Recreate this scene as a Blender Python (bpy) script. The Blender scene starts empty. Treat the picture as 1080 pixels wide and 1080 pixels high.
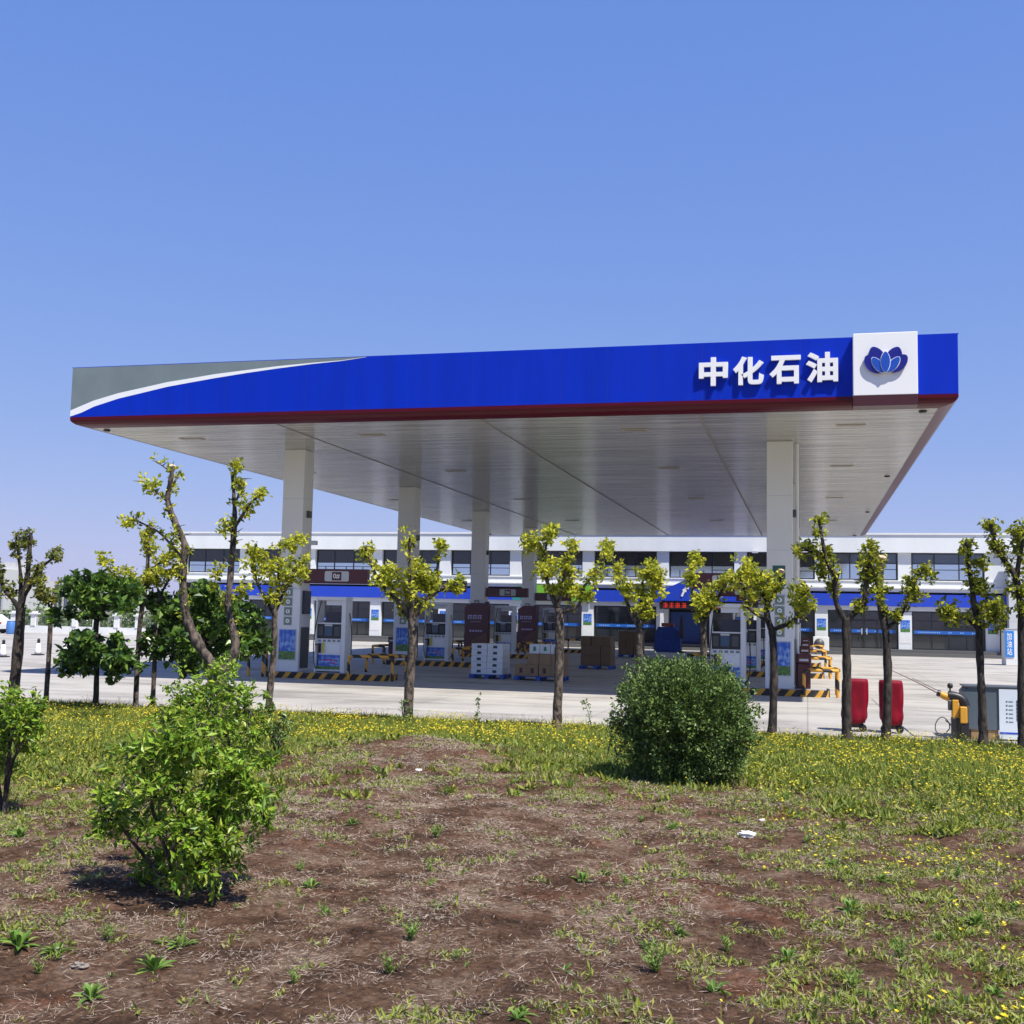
import bpy, math, random
import numpy as np
from mathutils import Vector, noise
R = math.radians
random.seed(7); rng = np.random.default_rng(7)
S = bpy.context.scene
C = S.collection

# ------------------------------------------------------------------ camera
EYE = 2.15
F_PX, PITCH, ROLL, YAW = 1207.4, 0.0898, 0.0205, -0.2533
cy_, sy_ = math.cos(YAW), math.sin(YAW)
_r = Vector((cy_, -sy_, 0)); _f = Vector((sy_, cy_, 0)); _u = Vector((0, 0, 1))
FW = _f*math.cos(PITCH) + _u*math.sin(PITCH)
UP0 = -_f*math.sin(PITCH) + _u*math.cos(PITCH)
RT = _r*math.cos(ROLL) + UP0*math.sin(ROLL)
UP = -_r*math.sin(ROLL) + UP0*math.cos(ROLL)
cam = bpy.data.objects.new('camera', bpy.data.cameras.new('camera')); C.objects.link(cam)
from mathutils import Matrix
M = Matrix((RT, UP, -FW)).transposed().to_4x4(); M.translation = Vector((0, 0, EYE))
cam.matrix_world = M
cam.data.sensor_width = 36; cam.data.sensor_height = 36; cam.data.lens = 36*F_PX/1080
cam.data.clip_end = 6000; cam.data.clip_start = 0.05
S.camera = cam

# ------------------------------------------------------------------ sky and sun
SUN = Vector((3.6, -2.6, 7.45)).normalized()
w = bpy.data.worlds.new('World'); S.world = w; w.use_nodes = True
nt = w.node_tree; nt.nodes.clear()
sky = nt.nodes.new('ShaderNodeTexSky'); sky.sky_type = 'NISHITA'; sky.sun_disc = False
sky.sun_elevation = math.asin(SUN.z); sky.sun_rotation = math.atan2(SUN.x, SUN.y)
sky.air_density = 1.0; sky.dust_density = 0.3; sky.ozone_density = 5.0
bg = nt.nodes.new('ShaderNodeBackground'); bg.inputs['Strength'].default_value = 0.113
wo = nt.nodes.new('ShaderNodeOutputWorld')
sep = nt.nodes.new('ShaderNodeSeparateColor'); com = nt.nodes.new('ShaderNodeCombineColor'); nt.links.new(sky.outputs[0], sep.inputs[0])
for _i, (_p, _k) in enumerate(((.70, .92), (.49, 1.31), (.21, 3.42))):       # colour response of the camera for the sky
    _a = nt.nodes.new('ShaderNodeMath'); _a.operation = 'POWER'; _a.inputs[1].default_value = _p
    _b = nt.nodes.new('ShaderNodeMath'); _b.operation = 'MULTIPLY'; _b.inputs[1].default_value = _k
    nt.links.new(sep.outputs[_i], _a.inputs[0]); nt.links.new(_a.outputs[0], _b.inputs[0]); nt.links.new(_b.outputs[0], com.inputs[_i])
nt.links.new(com.outputs[0], bg.inputs[0]); nt.links.new(bg.outputs[0], wo.inputs[0])
sl = bpy.data.lights.new('sun', 'SUN'); sl.energy = 5.0; sl.angle = R(0.53); sl.color = (1, .95, .86)
so = bpy.data.objects.new('sun', sl); C.objects.link(so)
so.rotation_euler = SUN.to_track_quat('Z', 'Y').to_euler(); so.location = (20, -20, 40)
S.view_settings.view_transform = 'Standard'; S.view_settings.look = 'None'
S.view_settings.gamma = 1; S.view_settings.exposure = 0.55

# ------------------------------------------------------------------ helpers
def ray(u, v):
    return RT*((u-540)/F_PX) - UP*((v-540)/F_PX) + FW
def at(u, v, Y):                      # point on the vertical plane y = Y seen at pixel u, v of the photograph
    d = ray(u, v); return Vector((0, 0, EYE)) + d*(Y/d.y)
def smooth(a, b, t):
    t = min(1, max(0, (t-a)/(b-a))); return t*t*(3-2*t)
EDGE = 21.3
def H(x, y):                          # height of the planted bank
    z = .10 + .30*(1-smooth(11.5, 20.5, y)) + .12*(1-smooth(3, 11, y))
    n = noise.noise((x*.35, y*.35, 0))*.07 + noise.noise((x*1.3, y*1.3, 3))*.05 + noise.noise((x*3.6, y*3.6, 5))*.022
    f = 1-smooth(17, 20.8, y)
    d = ((x+5.0)/1.6)**2 + ((y-14.6)/1.1)**2
    z += .16*math.exp(-d)
    return z + n*(.25+.75*f)
def ground_at(u, v):
    d = ray(u, v); t = 2.0; o = Vector((0, 0, EYE))
    while t < 60:
        p = o + d*t
        if p.y >= EDGE: return (o + d*(-EYE/d.z)) if d.z < 0 else p
        if p.z <= H(p.x, p.y): return Vector((p.x, p.y, H(p.x, p.y)))
        t += .02
    return o + d*t

MATS = {}
def nodes(m):
    m.use_nodes = True; n = m.node_tree; return n, n.nodes['Principled BSDF']
def mat(name, col, rough=.6, metal=0, var=0.0, scale=3.0, bump=0.0, bscale=40.0, stretch=(1,1,1), spec=.5, emit=None, es=1, dark=None, coat=0):
    if name in MATS: return MATS[name]
    m = bpy.data.materials.new(name); n, b = nodes(m)
    b.inputs['Base Color'].default_value = (*col, 1); b.inputs['Roughness'].default_value = rough
    b.inputs['Metallic'].default_value = metal; b.inputs['Specular IOR Level'].default_value = spec
    b.inputs['Coat Weight'].default_value = coat
    if var or bump:
        tc = n.nodes.new('ShaderNodeTexCoord'); mp = n.nodes.new('ShaderNodeMapping'); mp.inputs['Scale'].default_value = stretch
        n.links.new(tc.outputs['Object'], mp.inputs[0])
    if var:
        t = n.nodes.new('ShaderNodeTexNoise'); t.inputs['Scale'].default_value = scale; t.inputs['Detail'].default_value = 8; t.inputs['Roughness'].default_value = .65
        r = n.nodes.new('ShaderNodeValToRGB'); r.color_ramp.elements[0].position = .3 if var < .6 else .43; r.color_ramp.elements[1].position = .7 if var < .6 else .58
        d = dark or tuple(c*(1-var) for c in col)
        r.color_ramp.elements[0].color = (*d, 1); r.color_ramp.elements[1].color = (*[min(1, c*(1+var*.35)) for c in col], 1)
        n.links.new(mp.outputs[0], t.inputs[0]); n.links.new(t.outputs[0], r.inputs[0]); n.links.new(r.outputs[0], b.inputs['Base Color'])
    if bump:
        t = n.nodes.new('ShaderNodeTexNoise'); t.inputs['Scale'].default_value = bscale; t.inputs['Detail'].default_value = 6
        bp = n.nodes.new('ShaderNodeBump'); bp.inputs['Strength'].default_value = bump; bp.inputs['Distance'].default_value = .02
        n.links.new(mp.outputs[0], t.inputs[0]); n.links.new(t.outputs[0], bp.inputs['Height']); n.links.new(bp.outputs[0], b.inputs['Normal'])
    if emit:
        b.inputs['Emission Color'].default_value = (*emit, 1); b.inputs['Emission Strength'].default_value = es
    MATS[name] = m; return m
def leafmat(name, cols, trans=.35, rough=.55):
    if name in MATS: return MATS[name]
    m = bpy.data.materials.new(name); n, b = nodes(m)
    g = n.nodes.new('ShaderNodeNewGeometry'); r = n.nodes.new('ShaderNodeValToRGB')
    e = r.color_ramp.elements
    while len(e) < len(cols): e.new(.5)
    for i, c in enumerate(cols): e[i].position = i/(len(cols)-1); e[i].color = (*c, 1)
    n.links.new(g.outputs['Random Per Island'], r.inputs[0]); n.links.new(r.outputs[0], b.inputs['Base Color'])
    b.inputs['Roughness'].default_value = rough; b.inputs['Specular IOR Level'].default_value = .35
    tr = n.nodes.new('ShaderNodeBsdfTranslucent'); mx = n.nodes.new('ShaderNodeMixShader'); mx.inputs[0].default_value = trans
    n.links.new(r.outputs[0], tr.inputs[0]); n.links.new(b.outputs[0], mx.inputs[1]); n.links.new(tr.outputs[0], mx.inputs[2])
    n.links.new(mx.outputs[0], n.nodes['Material Output'].inputs[0])
    MATS[name] = m; return m

class MB:
    """collects shapes, then links them as one mesh object"""
    def __init__(s): s.v = []; s.f = []; s.mi = []; s.sm = []
    def add(s, vs, fs, mi=0, smooth=False):
        o = len(s.v); s.v += [tuple(v) for v in vs]
        for f in fs: s.f.append([i+o for i in f]); s.mi.append(mi); s.sm.append(smooth)
        return s
    def box(s, x0, x1, y0, y1, z0, z1, mi=0, b=0.0):
        if b <= 0:
            vs = [(x, y, z) for z in (z0, z1) for y in (y0, y1) for x in (x0, x1)]
            return s.add(vs, [(0,2,3,1),(4,5,7,6),(0,1,5,4),(2,6,7,3),(0,4,6,2),(1,3,7,5)], mi)
        # chamfered box
        vs = []; idx = {}
        for i, x in enumerate((x0, x1)):
            for j, y in enumerate((y0, y1)):
                for k, z in enumerate((z0, z1)):
                    sx, sy2, sz = (b if i == 0 else -b), (b if j == 0 else -b), (b if k == 0 else -b)
                    idx[(i,j,k,0)] = len(vs); vs.append((x, y+sy2, z+sz))
                    idx[(i,j,k,1)] = len(vs); vs.append((x+sx, y, z+sz))
                    idx[(i,j,k,2)] = len(vs); vs.append((x+sx, y+sy2, z))
        I = idx; F = []
        for i in (0,1): F.append([I[(i,0,0,0)], I[(i,0,1,0)], I[(i,1,1,0)], I[(i,1,0,0)]][::(1 if i == 0 else -1)])
        for j in (0,1): F.append([I[(0,j,0,1)], I[(1,j,0,1)], I[(1,j,1,1)], I[(0,j,1,1)]][::(1 if j == 0 else -1)])
        for k in (0,1): F.append([I[(0,0,k,2)], I[(0,1,k,2)], I[(1,1,k,2)], I[(1,0,k,2)]][::(1 if k == 0 else -1)])
        for i in (0,1):
            for j in (0,1): F.append([I[(i,j,0,0)], I[(i,j,0,1)], I[(i,j,1,1)], I[(i,j,1,0)]])
        for i in (0,1):
            for k in (0,1): F.append([I[(i,0,k,0)], I[(i,0,k,2)], I[(i,1,k,2)], I[(i,1,k,0)]])
        for j in (0,1):
            for k in (0,1): F.append([I[(0,j,k,1)], I[(0,j,k,2)], I[(1,j,k,2)], I[(1,j,k,1)]])
        for k0 in I:
            if k0[3] == 0:
                i,j,k,_ = k0; F.append([I[(i,j,k,0)], I[(i,j,k,1)], I[(i,j,k,2)]])
        return s.add(vs, F, mi)
    def prism(s, pts, a0, a1, axis='y', mi=0):
        """polygon pts (p,q) extruded along an axis"""
        def P(p, q, a):
            return {'y': (p, a, q), 'x': (a, p, q), 'z': (p, q, a)}[axis]
        n = len(pts); vs = [P(p, q, a0) for p, q in pts] + [P(p, q, a1) for p, q in pts]
        fs = [list(range(n)), list(range(2*n-1, n-1, -1))] + [(i, (i+1) % n, (i+1) % n+n, i+n) for i in range(n)]
        return s.add(vs, fs, mi)
    def tube(s, pts, rad, seg=10, mi=0, jag=0.0, cap=True):
        pts = [Vector(p) for p in pts]; n = len(pts)
        if not hasattr(rad, '__len__'): rad = [rad]*n
        vs = []; fs = []; up = Vector((.13, .31, .94))
        for i, p in enumerate(pts):
            t = (pts[min(i+1, n-1)]-pts[max(i-1, 0)]).normalized()
            if i == 0: a = t.orthogonal().normalized()
            a = (a - t*a.dot(t)).normalized(); b = t.cross(a)
            for k in range(seg):
                an = 2*math.pi*k/seg; rr = rad[i]*(1+(random.uniform(-jag, jag) if jag else 0))
                vs.append(p+(a*math.cos(an)+b*math.sin(an))*rr)
            if i: fs += [((i-1)*seg+k, (i-1)*seg+(k+1) % seg, i*seg+(k+1) % seg, i*seg+k) for k in range(seg)]
        s.add(vs, fs, mi, True)
        if cap: s.add([vs[k] for k in range(seg)], [list(range(seg))[::-1]], mi); s.add(vs[-seg:], [list(range(seg))], mi)
        return s
    def lathe(s, prof, cx, cy, seg=20, mi=0):
        vs = []; fs = []
        for i, (r, z) in enumerate(prof):
            for k in range(seg):
                a = 2*math.pi*k/seg; vs.append((cx+r*math.cos(a), cy+r*math.sin(a), z))
            if i: fs += [((i-1)*seg+k, (i-1)*seg+(k+1) % seg, i*seg+(k+1) % seg, i*seg+k) for k in range(seg)]
        fs.append(list(range(seg))[::-1]); fs.append([(len(prof)-1)*seg+k for k in range(seg)])
        return s.add(vs, fs, mi, True)
    def build(s, name, mats, parent=None, origin=(0,0,0)):
        me = bpy.data.meshes.new(name); ox, oy, oz = origin
        me.from_pydata([(x-ox, y-oy, z-oz) for x, y, z in s.v], [], s.f)
        for m in (mats if isinstance(mats, (list, tuple)) else [mats]): me.materials.append(m)
        me.polygons.foreach_set('material_index', s.mi); me.polygons.foreach_set('use_smooth', s.sm)
        import bmesh
        bm = bmesh.new(); bm.from_mesh(me); bmesh.ops.recalc_face_normals(bm, faces=bm.faces); bm.to_mesh(me); bm.free()
        me.update(); o = bpy.data.objects.new(name, me); C.objects.link(o)
        if parent is not None: o.parent = parent
        else: o.location = origin
        return o

def tag(o, label=None, cat=None, group=None, kind=None):
    if label: o['label'] = label
    if cat: o['category'] = cat
    if group: o['group'] = group
    if kind: o['kind'] = kind
    return o
def empty(name, loc, label, cat, group=None):
    o = bpy.data.objects.new(name, None); C.objects.link(o); o.location = loc; o.empty_display_size = .2
    return tag(o, label, cat, group)
def copy_tree(o, parent=None):
    c = o.copy(); C.objects.link(c); c.parent = parent
    for ch in list(o.children): copy_tree(ch, c)
    return c
def place(o, loc, label=None, rz=0, group=None):
    o.location = loc; o.rotation_euler.z = rz
    if label: o['label'] = label
    if group: o['group'] = group
    return o
def rawmesh(name, V, F4, m, parent=None, kind=None, smooth=False):
    """numpy verts (n,3) and faces (k,3 or 4)"""
    me = bpy.data.meshes.new(name); n = len(V); k, q = F4.shape
    me.vertices.add(n); me.vertices.foreach_set('co', V.astype(np.float32).ravel())
    me.loops.add(k*q); me.loops.foreach_set('vertex_index', F4.astype(np.int32).ravel())
    me.polygons.add(k); me.polygons.foreach_set('loop_start', np.arange(0, k*q, q, dtype=np.int32))
    me.polygons.foreach_set('loop_total', np.full(k, q, dtype=np.int32))
    me.polygons.foreach_set('use_smooth', np.full(k, smooth))
    me.materials.append(m); me.update(calc_edges=True); me.validate()
    o = bpy.data.objects.new(name, me); C.objects.link(o)
    if parent is not None: o.parent = parent
    return o
def leaves(P, D, N, L, W, fold=.25):
    """pointed folded leaves: base P, direction D, normal N, length L, width W -> verts, tris"""
    D = D/np.linalg.norm(D, axis=1, keepdims=True)
    B = np.cross(D, N); B /= (np.linalg.norm(B, axis=1, keepdims=True)+1e-9); N = np.cross(B, D)
    L = L[:, None]; W = W[:, None]; n = len(P)
    v = np.stack([P, P+D*L*.45+B*W*.5+N*W*fold, P+D*L, P+D*L*.45-B*W*.5+N*W*fold, P+D*L*.5], 1)
    i = np.arange(n)[:, None]*5
    f = np.concatenate([i+[0,1,4], i+[1,2,4], i+[2,3,4], i+[3,0,4]], 1).reshape(-1, 3)
    return v.reshape(-1, 3), f
def rand_dirs(n):
    d = rng.normal(size=(n, 3)); return d/np.linalg.norm(d, axis=1, keepdims=True)
def catmull(pts, sub=4):
    out = []
    for i in range(len(pts)-1):
        p0 = pts[max(i-1, 0)]; p1 = pts[i]; p2 = pts[i+1]; p3 = pts[min(i+2, len(pts)-1)]
        for k in range(sub):
            t = k/sub; out.append([.5*(2*b+(c-a)*t+(2*a-5*b+4*c-d)*t*t+(3*b-a-3*c+d)*t**3) for a, b, c, d in zip(p0, p1, p2, p3)])
    out.append(list(pts[-1])); return out

# text turned into mesh (built in font)
def text_parts(s, size=1.0, depth=.1, bold=0.0):
    cu = bpy.data.curves.new('t', 'FONT'); cu.body = s; cu.size = size; cu.extrude = depth/2; cu.offset = bold
    cu.align_x = 'CENTER'; cu.align_y = 'CENTER'; cu.resolution_u = 4
    o = bpy.data.objects.new('t', cu); C.objects.link(o)
    bpy.context.view_layer.update()
    me = bpy.data.meshes.new_from_object(o.evaluated_get(bpy.context.evaluated_depsgraph_get()))
    bpy.data.objects.remove(o); return me
def text(name, s, m, parent, loc, w=None, h=None, depth=.1, bold=0.0, kind=None):
    """text facing -y whose bounding box is centred at loc (local to parent)"""
    me = text_parts(s, 1, 1, bold)
    co = np.zeros(len(me.vertices)*3); me.vertices.foreach_get('co', co); co = co.reshape(-1, 3)
    mn, mx = co.min(0), co.max(0); c = (mn+mx)/2; sz = mx-mn
    k = (h/sz[1]) if h else (w/sz[0]); kx = (w/sz[0]) if w else k
    out = np.stack([(co[:, 0]-c[0])*kx, -(co[:, 2])/sz[2]*depth, (co[:, 1]-c[1])*k], 1)
    me.vertices.foreach_set('co', out.ravel()); me.materials.clear(); me.materials.append(m); me.update()
    me.name = name; o = bpy.data.objects.new(name, me); C.objects.link(o); o.parent = parent; o.location = loc
    return o

# ------------------------------------------------------------------ materials
WHITE = mat('white_paint', (.74, .75, .74), .45, var=.10, scale=1.5)
CREAM = mat('column_panel', (.70, .70, .655), .4, var=.06, scale=.8)
PUMPW = mat('pump_white', (.68, .70, .71), .35, var=.06, scale=4)
BLUE = mat('fascia_blue', (.0, .026, .46), .5, spec=.12, var=.16, scale=.9, stretch=(2.4,1,.2))
BLUE2 = mat('band_blue', (.01, .05, .48), .45, var=.08, scale=.5)
GREY = mat('fascia_grey', (.17, .215, .225), .5, var=.14, scale=1.2)
RED = mat('soffit_red', (.075, .001, .007), .3, spec=.2)
MAROON = mat('maroon', (.075, .012, .018), .35)
BLACK = mat('black_plastic', (.012, .012, .014), .45)
DGREY = mat('dark_grey', (.06, .065, .07), .5)
FRAME = mat('window_frame', (.012, .016, .022), .35)
LGREY = mat('light_grey', (.48, .5, .5), .45)
YELLOW = mat('safety_yellow', (.62, .30, .025), .45, var=.15, scale=9)
SIGNW = mat('sign_white', (.8, .8, .8), .4)
LOGON = mat('logo_navy', (.001, .004, .20), .4)
LOGOB = mat('logo_blue', (.003, .065, .42), .4)
PALLET = mat('pallet_blue', (.01, .09, .42), .5, var=.2)
CLOTH = mat('red_cover', (.21, .002, .014), .6, var=.25, scale=3, bump=.8, bscale=7, stretch=(1,1,.5), spec=.2)
CARD = mat('cardboard', (.30, .19, .105), .8, var=.18, scale=5)
CARD2 = mat('cardboard_dark', (.17, .105, .06), .8, var=.2, scale=4)
WCART = mat('white_carton', (.66, .71, .74), .35, var=.12, scale=9)
GREENP = mat('print_green', (.02, .25, .13), .5)
BARK = mat('bark', (.115, .088, .07), .9, var=.8, scale=14, bump=1.0, bscale=30, stretch=(1,1,.45))
BARK2 = mat('dark_bark', (.048, .037, .03), .9, var=.75, scale=16, bump=.8, bscale=25, stretch=(1,1,.35))
CUT = mat('cut_wood', (.6, .42, .28), .8)
def glassmat(name, col, metal, rough=.04):
    m = mat(name, col, rough, metal, spec=.8); return m
GLASS_U = glassmat('upper_glass', (.60, .70, .76), .9, .08)
GLASS_D = glassmat('dark_glass', (.022, .026, .03), .0, .05)
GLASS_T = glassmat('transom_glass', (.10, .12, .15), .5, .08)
GLASS_K = glassmat('canopy_reflection_transom', (.012, .014, .018), .0, .08)  # canopy's dark reflection put into the glass colour, for bays behind it
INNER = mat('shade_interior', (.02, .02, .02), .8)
CURT = mat('curtain', (.45, .50, .54), .8)

def stripes():
    m = bpy.data.materials.new('hazard_stripes'); n, b = nodes(m)
    tc = n.nodes.new('ShaderNodeTexCoord'); sx = n.nodes.new('ShaderNodeSeparateXYZ'); n.links.new(tc.outputs['Object'], sx.inputs[0])
    a = n.nodes.new('ShaderNodeMath'); a.operation = 'SUBTRACT'; n.links.new(sx.outputs['X'], a.inputs[0])
    k = n.nodes.new('ShaderNodeMath'); k.operation = 'MULTIPLY'; k.inputs[1].default_value = .8; n.links.new(sx.outputs['Z'], k.inputs[0]); n.links.new(k.outputs[0], a.inputs[1])
    a2 = n.nodes.new('ShaderNodeMath'); a2.operation = 'ADD'; n.links.new(a.outputs[0], a2.inputs[0]); n.links.new(sx.outputs['Y'], a2.inputs[1])
    d = n.nodes.new('ShaderNodeMath'); d.operation = 'DIVIDE'; d.inputs[1].default_value = .42; n.links.new(a2.outputs[0], d.inputs[0])
    fr = n.nodes.new('ShaderNodeMath'); fr.operation = 'FRACT'; n.links.new(d.outputs[0], fr.inputs[0])
    r = n.nodes.new('ShaderNodeValToRGB'); r.color_ramp.interpolation = 'CONSTANT'
    r.color_ramp.elements[0].color = (.65, .32, .02, 1); r.color_ramp.elements[1].position = .42; r.color_ramp.elements[1].color = (.015, .013, .012, 1)
    n.links.new(fr.outputs[0], r.inputs[0])
    t = n.nodes.new('ShaderNodeTexNoise'); t.inputs['Scale'].default_value = 6; t.inputs['Detail'].default_value = 6; n.links.new(tc.outputs['Object'], t.inputs[0])
    mx = n.nodes.new('ShaderNodeMix'); mx.data_type = 'RGBA'; mx.inputs[7].default_value = (.12, .1, .085, 1)
    rr = n.nodes.new('ShaderNodeMapRange'); rr.inputs[1].default_value = .5; rr.inputs[2].default_value = .8; rr.inputs[4].default_value = .6
    n.links.new(t.outputs[0], rr.inputs[0]); n.links.new(rr.outputs[0], mx.inputs[0]); n.links.new(r.outputs[0], mx.inputs[6]); n.links.new(mx.outputs[2], b.inputs['Base Color'])
    b.inputs['Roughness'].default_value = .6; return m
STRIPES = stripes()
def bands():          # black and yellow bands along a pipe
    m = bpy.data.materials.new('rail_bands'); n, b = nodes(m)
    tc = n.nodes.new('ShaderNodeTexCoord'); sx = n.nodes.new('ShaderNodeSeparateXYZ'); n.links.new(tc.outputs['Object'], sx.inputs[0])
    a = n.nodes.new('ShaderNodeMath'); a.operation = 'ADD'; n.links.new(sx.outputs['X'], a.inputs[0]); n.links.new(sx.outputs['Z'], a.inputs[1])
    a2 = n.nodes.new('ShaderNodeMath'); a2.operation = 'ADD'; n.links.new(a.outputs[0], a2.inputs[0]); n.links.new(sx.outputs['Y'], a2.inputs[1])
    d = n.nodes.new('ShaderNodeMath'); d.operation = 'DIVIDE'; d.inputs[1].default_value = .62; n.links.new(a2.outputs[0], d.inputs[0])
    fr = n.nodes.new('ShaderNodeMath'); fr.operation = 'FRACT'; n.links.new(d.outputs[0], fr.inputs[0])
    r = n.nodes.new('ShaderNodeValToRGB'); r.color_ramp.interpolation = 'CONSTANT'
    r.color_ramp.elements[0].color = (.015, .013, .012, 1); r.color_ramp.elements[1].position = .45; r.color_ramp.elements[1].color = (.65, .32, .03, 1)
    n.links.new(fr.outputs[0], r.inputs[0]); n.links.new(r.outputs[0], b.inputs['Base Color']); b.inputs['Roughness'].default_value = .45
    return m
BANDS = bands()
def poster(name, z0, z1, horizon=.3, red=False):     # printed poster: sky with clouds over green land
    m = bpy.data.materials.new(name); n, b = nodes(m)
    tc = n.nodes.new('ShaderNodeTexCoord'); sx = n.nodes.new('ShaderNodeSeparateXYZ'); n.links.new(tc.outputs['Generated'], sx.inputs[0])
    t = n.nodes.new('ShaderNodeTexNoise'); t.inputs['Scale'].default_value = 5; t.inputs['Detail'].default_value = 4; n.links.new(tc.outputs['Generated'], t.inputs[0])
    r = n.nodes.new('ShaderNodeValToRGB'); e = r.color_ramp.elements
    e[0].position = .45; e[0].color = (.015, .10, .50, 1); e[1].position = .72; e[1].color = (.35, .55, .8, 1)
    n.links.new(t.outputs[0], r.inputs[0])
    g = n.nodes.new('ShaderNodeValToRGB'); e = g.color_ramp.elements
    e[0].position = .4; e[0].color = (.02, .08, .03, 1); e[1].position = .62; e[1].color = (.14, .30, .05, 1)
    t2 = n.nodes.new('ShaderNodeTexNoise'); t2.inputs['Scale'].default_value = 14; n.links.new(tc.outputs['Generated'], t2.inputs[0]); n.links.new(t2.outputs[0], g.inputs[0])
    gr = n.nodes.new('ShaderNodeMath'); gr.operation = 'GREATER_THAN'; gr.inputs[1].default_value = horizon; n.links.new(sx.outputs['Z'], gr.inputs[0])
    mx = n.nodes.new('ShaderNodeMix'); mx.data_type = 'RGBA'; n.links.new(gr.outputs[0], mx.inputs[0]); n.links.new(g.outputs[0], mx.inputs[6]); n.links.new(r.outputs[0], mx.inputs[7])
    n.links.new(mx.outputs[2], b.inputs['Base Color']); b.inputs['Roughness'].default_value = .35
    return m
POSTER = poster('sky_poster', 0, 1, .28); POSTER_L = poster('pump_poster', 0, 1, .22)

# ceiling: long narrow metal strips, slightly wavy so that reflections stretch
def ceiling_mat():
    m = bpy.data.materials.new('ceiling_strips'); n, b = nodes(m)
    tc = n.nodes.new('ShaderNodeTexCoord'); mp = n.nodes.new('ShaderNodeMapping'); mp.inputs['Scale'].default_value = (.16, 4.0, 1)
    n.links.new(tc.outputs['Object'], mp.inputs[0])
    t = n.nodes.new('ShaderNodeTexNoise'); t.inputs['Scale'].default_value = 1.6; t.inputs['Detail'].default_value = 6; n.links.new(mp.outputs[0], t.inputs[0])
    r = n.nodes.new('ShaderNodeValToRGB'); e = r.color_ramp.elements; e[0].position = .40; e[1].position = .62
    e[0].color = (.34, .33, .295, 1); e[1].color = (.65, .63, .57, 1); n.links.new(t.outputs[0], r.inputs[0]); n.links.new(r.outputs[0], b.inputs['Base Color'])
    wv = n.nodes.new('ShaderNodeTexNoise'); wv.inputs['Scale'].default_value = 1.6; wv.inputs['Detail'].default_value = 4
    mp2 = n.nodes.new('ShaderNodeMapping'); mp2.inputs['Scale'].default_value = (.25, 7, 1); n.links.new(tc.outputs['Object'], mp2.inputs[0]); n.links.new(mp2.outputs[0], wv.inputs[0])
    bp = n.nodes.new('ShaderNodeBump'); bp.inputs['Strength'].default_value = 1; bp.inputs['Distance'].default_value = .045
    n.links.new(wv.outputs[0], bp.inputs['Height']); n.links.new(bp.outputs[0], b.inputs['Normal'])
    b.inputs['Metallic'].default_value = .4; b.inputs['Roughness'].default_value = .2
    return m
CEIL = ceiling_mat()
def concrete():
    m = bpy.data.materials.new('concrete'); n, b = nodes(m)
    tc = n.nodes.new('ShaderNodeTexCoord')
    def nz(sc, det, stretch=None):
        t = n.nodes.new('ShaderNodeTexNoise'); t.inputs['Scale'].default_value = sc; t.inputs['Detail'].default_value = det; t.inputs['Roughness'].default_value = .65
        if stretch:
            mp = n.nodes.new('ShaderNodeMapping'); mp.inputs['Scale'].default_value = stretch; n.links.new(tc.outputs['Object'], mp.inputs[0]); n.links.new(mp.outputs[0], t.inputs[0])
        else: n.links.new(tc.outputs['Object'], t.inputs[0])
        return t
    a = nz(.35, 6); bb = nz(1.1, 8, (.12, 1, 1)); c = nz(30, 4)
    s1 = n.nodes.new('ShaderNodeMath'); s1.operation = 'ADD'; n.links.new(a.outputs[0], s1.inputs[0]); n.links.new(bb.outputs[0], s1.inputs[1])
    s2 = n.nodes.new('ShaderNodeMath'); s2.operation = 'MULTIPLY_ADD'; s2.inputs[1].default_value = .35; n.links.new(c.outputs[0], s2.inputs[0]); n.links.new(s1.outputs[0], s2.inputs[2])
    r = n.nodes.new('ShaderNodeValToRGB'); e = r.color_ramp.elements
    e[0].position = .75; e[0].color = (.24, .225, .20, 1); e[1].position = 1.0; e[1].color = (.42, .397, .36, 1)
    x = e.new(.88); x.color = (.365, .343, .31, 1)
    dv = n.nodes.new('ShaderNodeMath'); dv.operation = 'MULTIPLY'; dv.inputs[1].default_value = .76; n.links.new(s2.outputs[0], dv.inputs[0])
    n.links.new(dv.outputs[0], r.inputs[0])
    br = n.nodes.new('ShaderNodeTexBrick'); br.offset = 0; br.inputs['Scale'].default_value = 1; br.inputs['Brick Width'].default_value = 4.5; br.inputs['Row Height'].default_value = 4.5
    br.inputs['Mortar Size'].default_value = .018; br.inputs['Color1'].default_value = (1,1,1,1); br.inputs['Color2'].default_value = (.93,.93,.93,1); br.inputs['Mortar'].default_value = (.68,.68,.68,1)
    n.links.new(tc.outputs['Object'], br.inputs[0])
    mx = n.nodes.new('ShaderNodeMix'); mx.data_type = 'RGBA'; mx.blend_type = 'MULTIPLY'; mx.inputs[0].default_value = 1
    n.links.new(r.outputs[0], mx.inputs[6]); n.links.new(br.outputs[0], mx.inputs[7]); n.links.new(mx.outputs[2], b.inputs['Base Color'])
    st = nz(.5, 3, (.25, 1, 1)); sr = n.nodes.new('ShaderNodeValToRGB'); se = sr.color_ramp.elements; se[0].position = .60; se[0].color = (1,1,1,1); se[1].position = .72; se[1].color = (.72,.71,.70,1)
    n.links.new(st.outputs[0], sr.inputs[0]); m3 = n.nodes.new('ShaderNodeMix'); m3.data_type = 'RGBA'; m3.blend_type = 'MULTIPLY'; m3.inputs[0].default_value = 1
    n.links.new(mx.outputs[2], m3.inputs[6]); n.links.new(sr.outputs[0], m3.inputs[7]); n.links.new(m3.outputs[2], b.inputs['Base Color'])
    b.inputs['Roughness'].default_value = .8
    return m
CONC = concrete()
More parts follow.
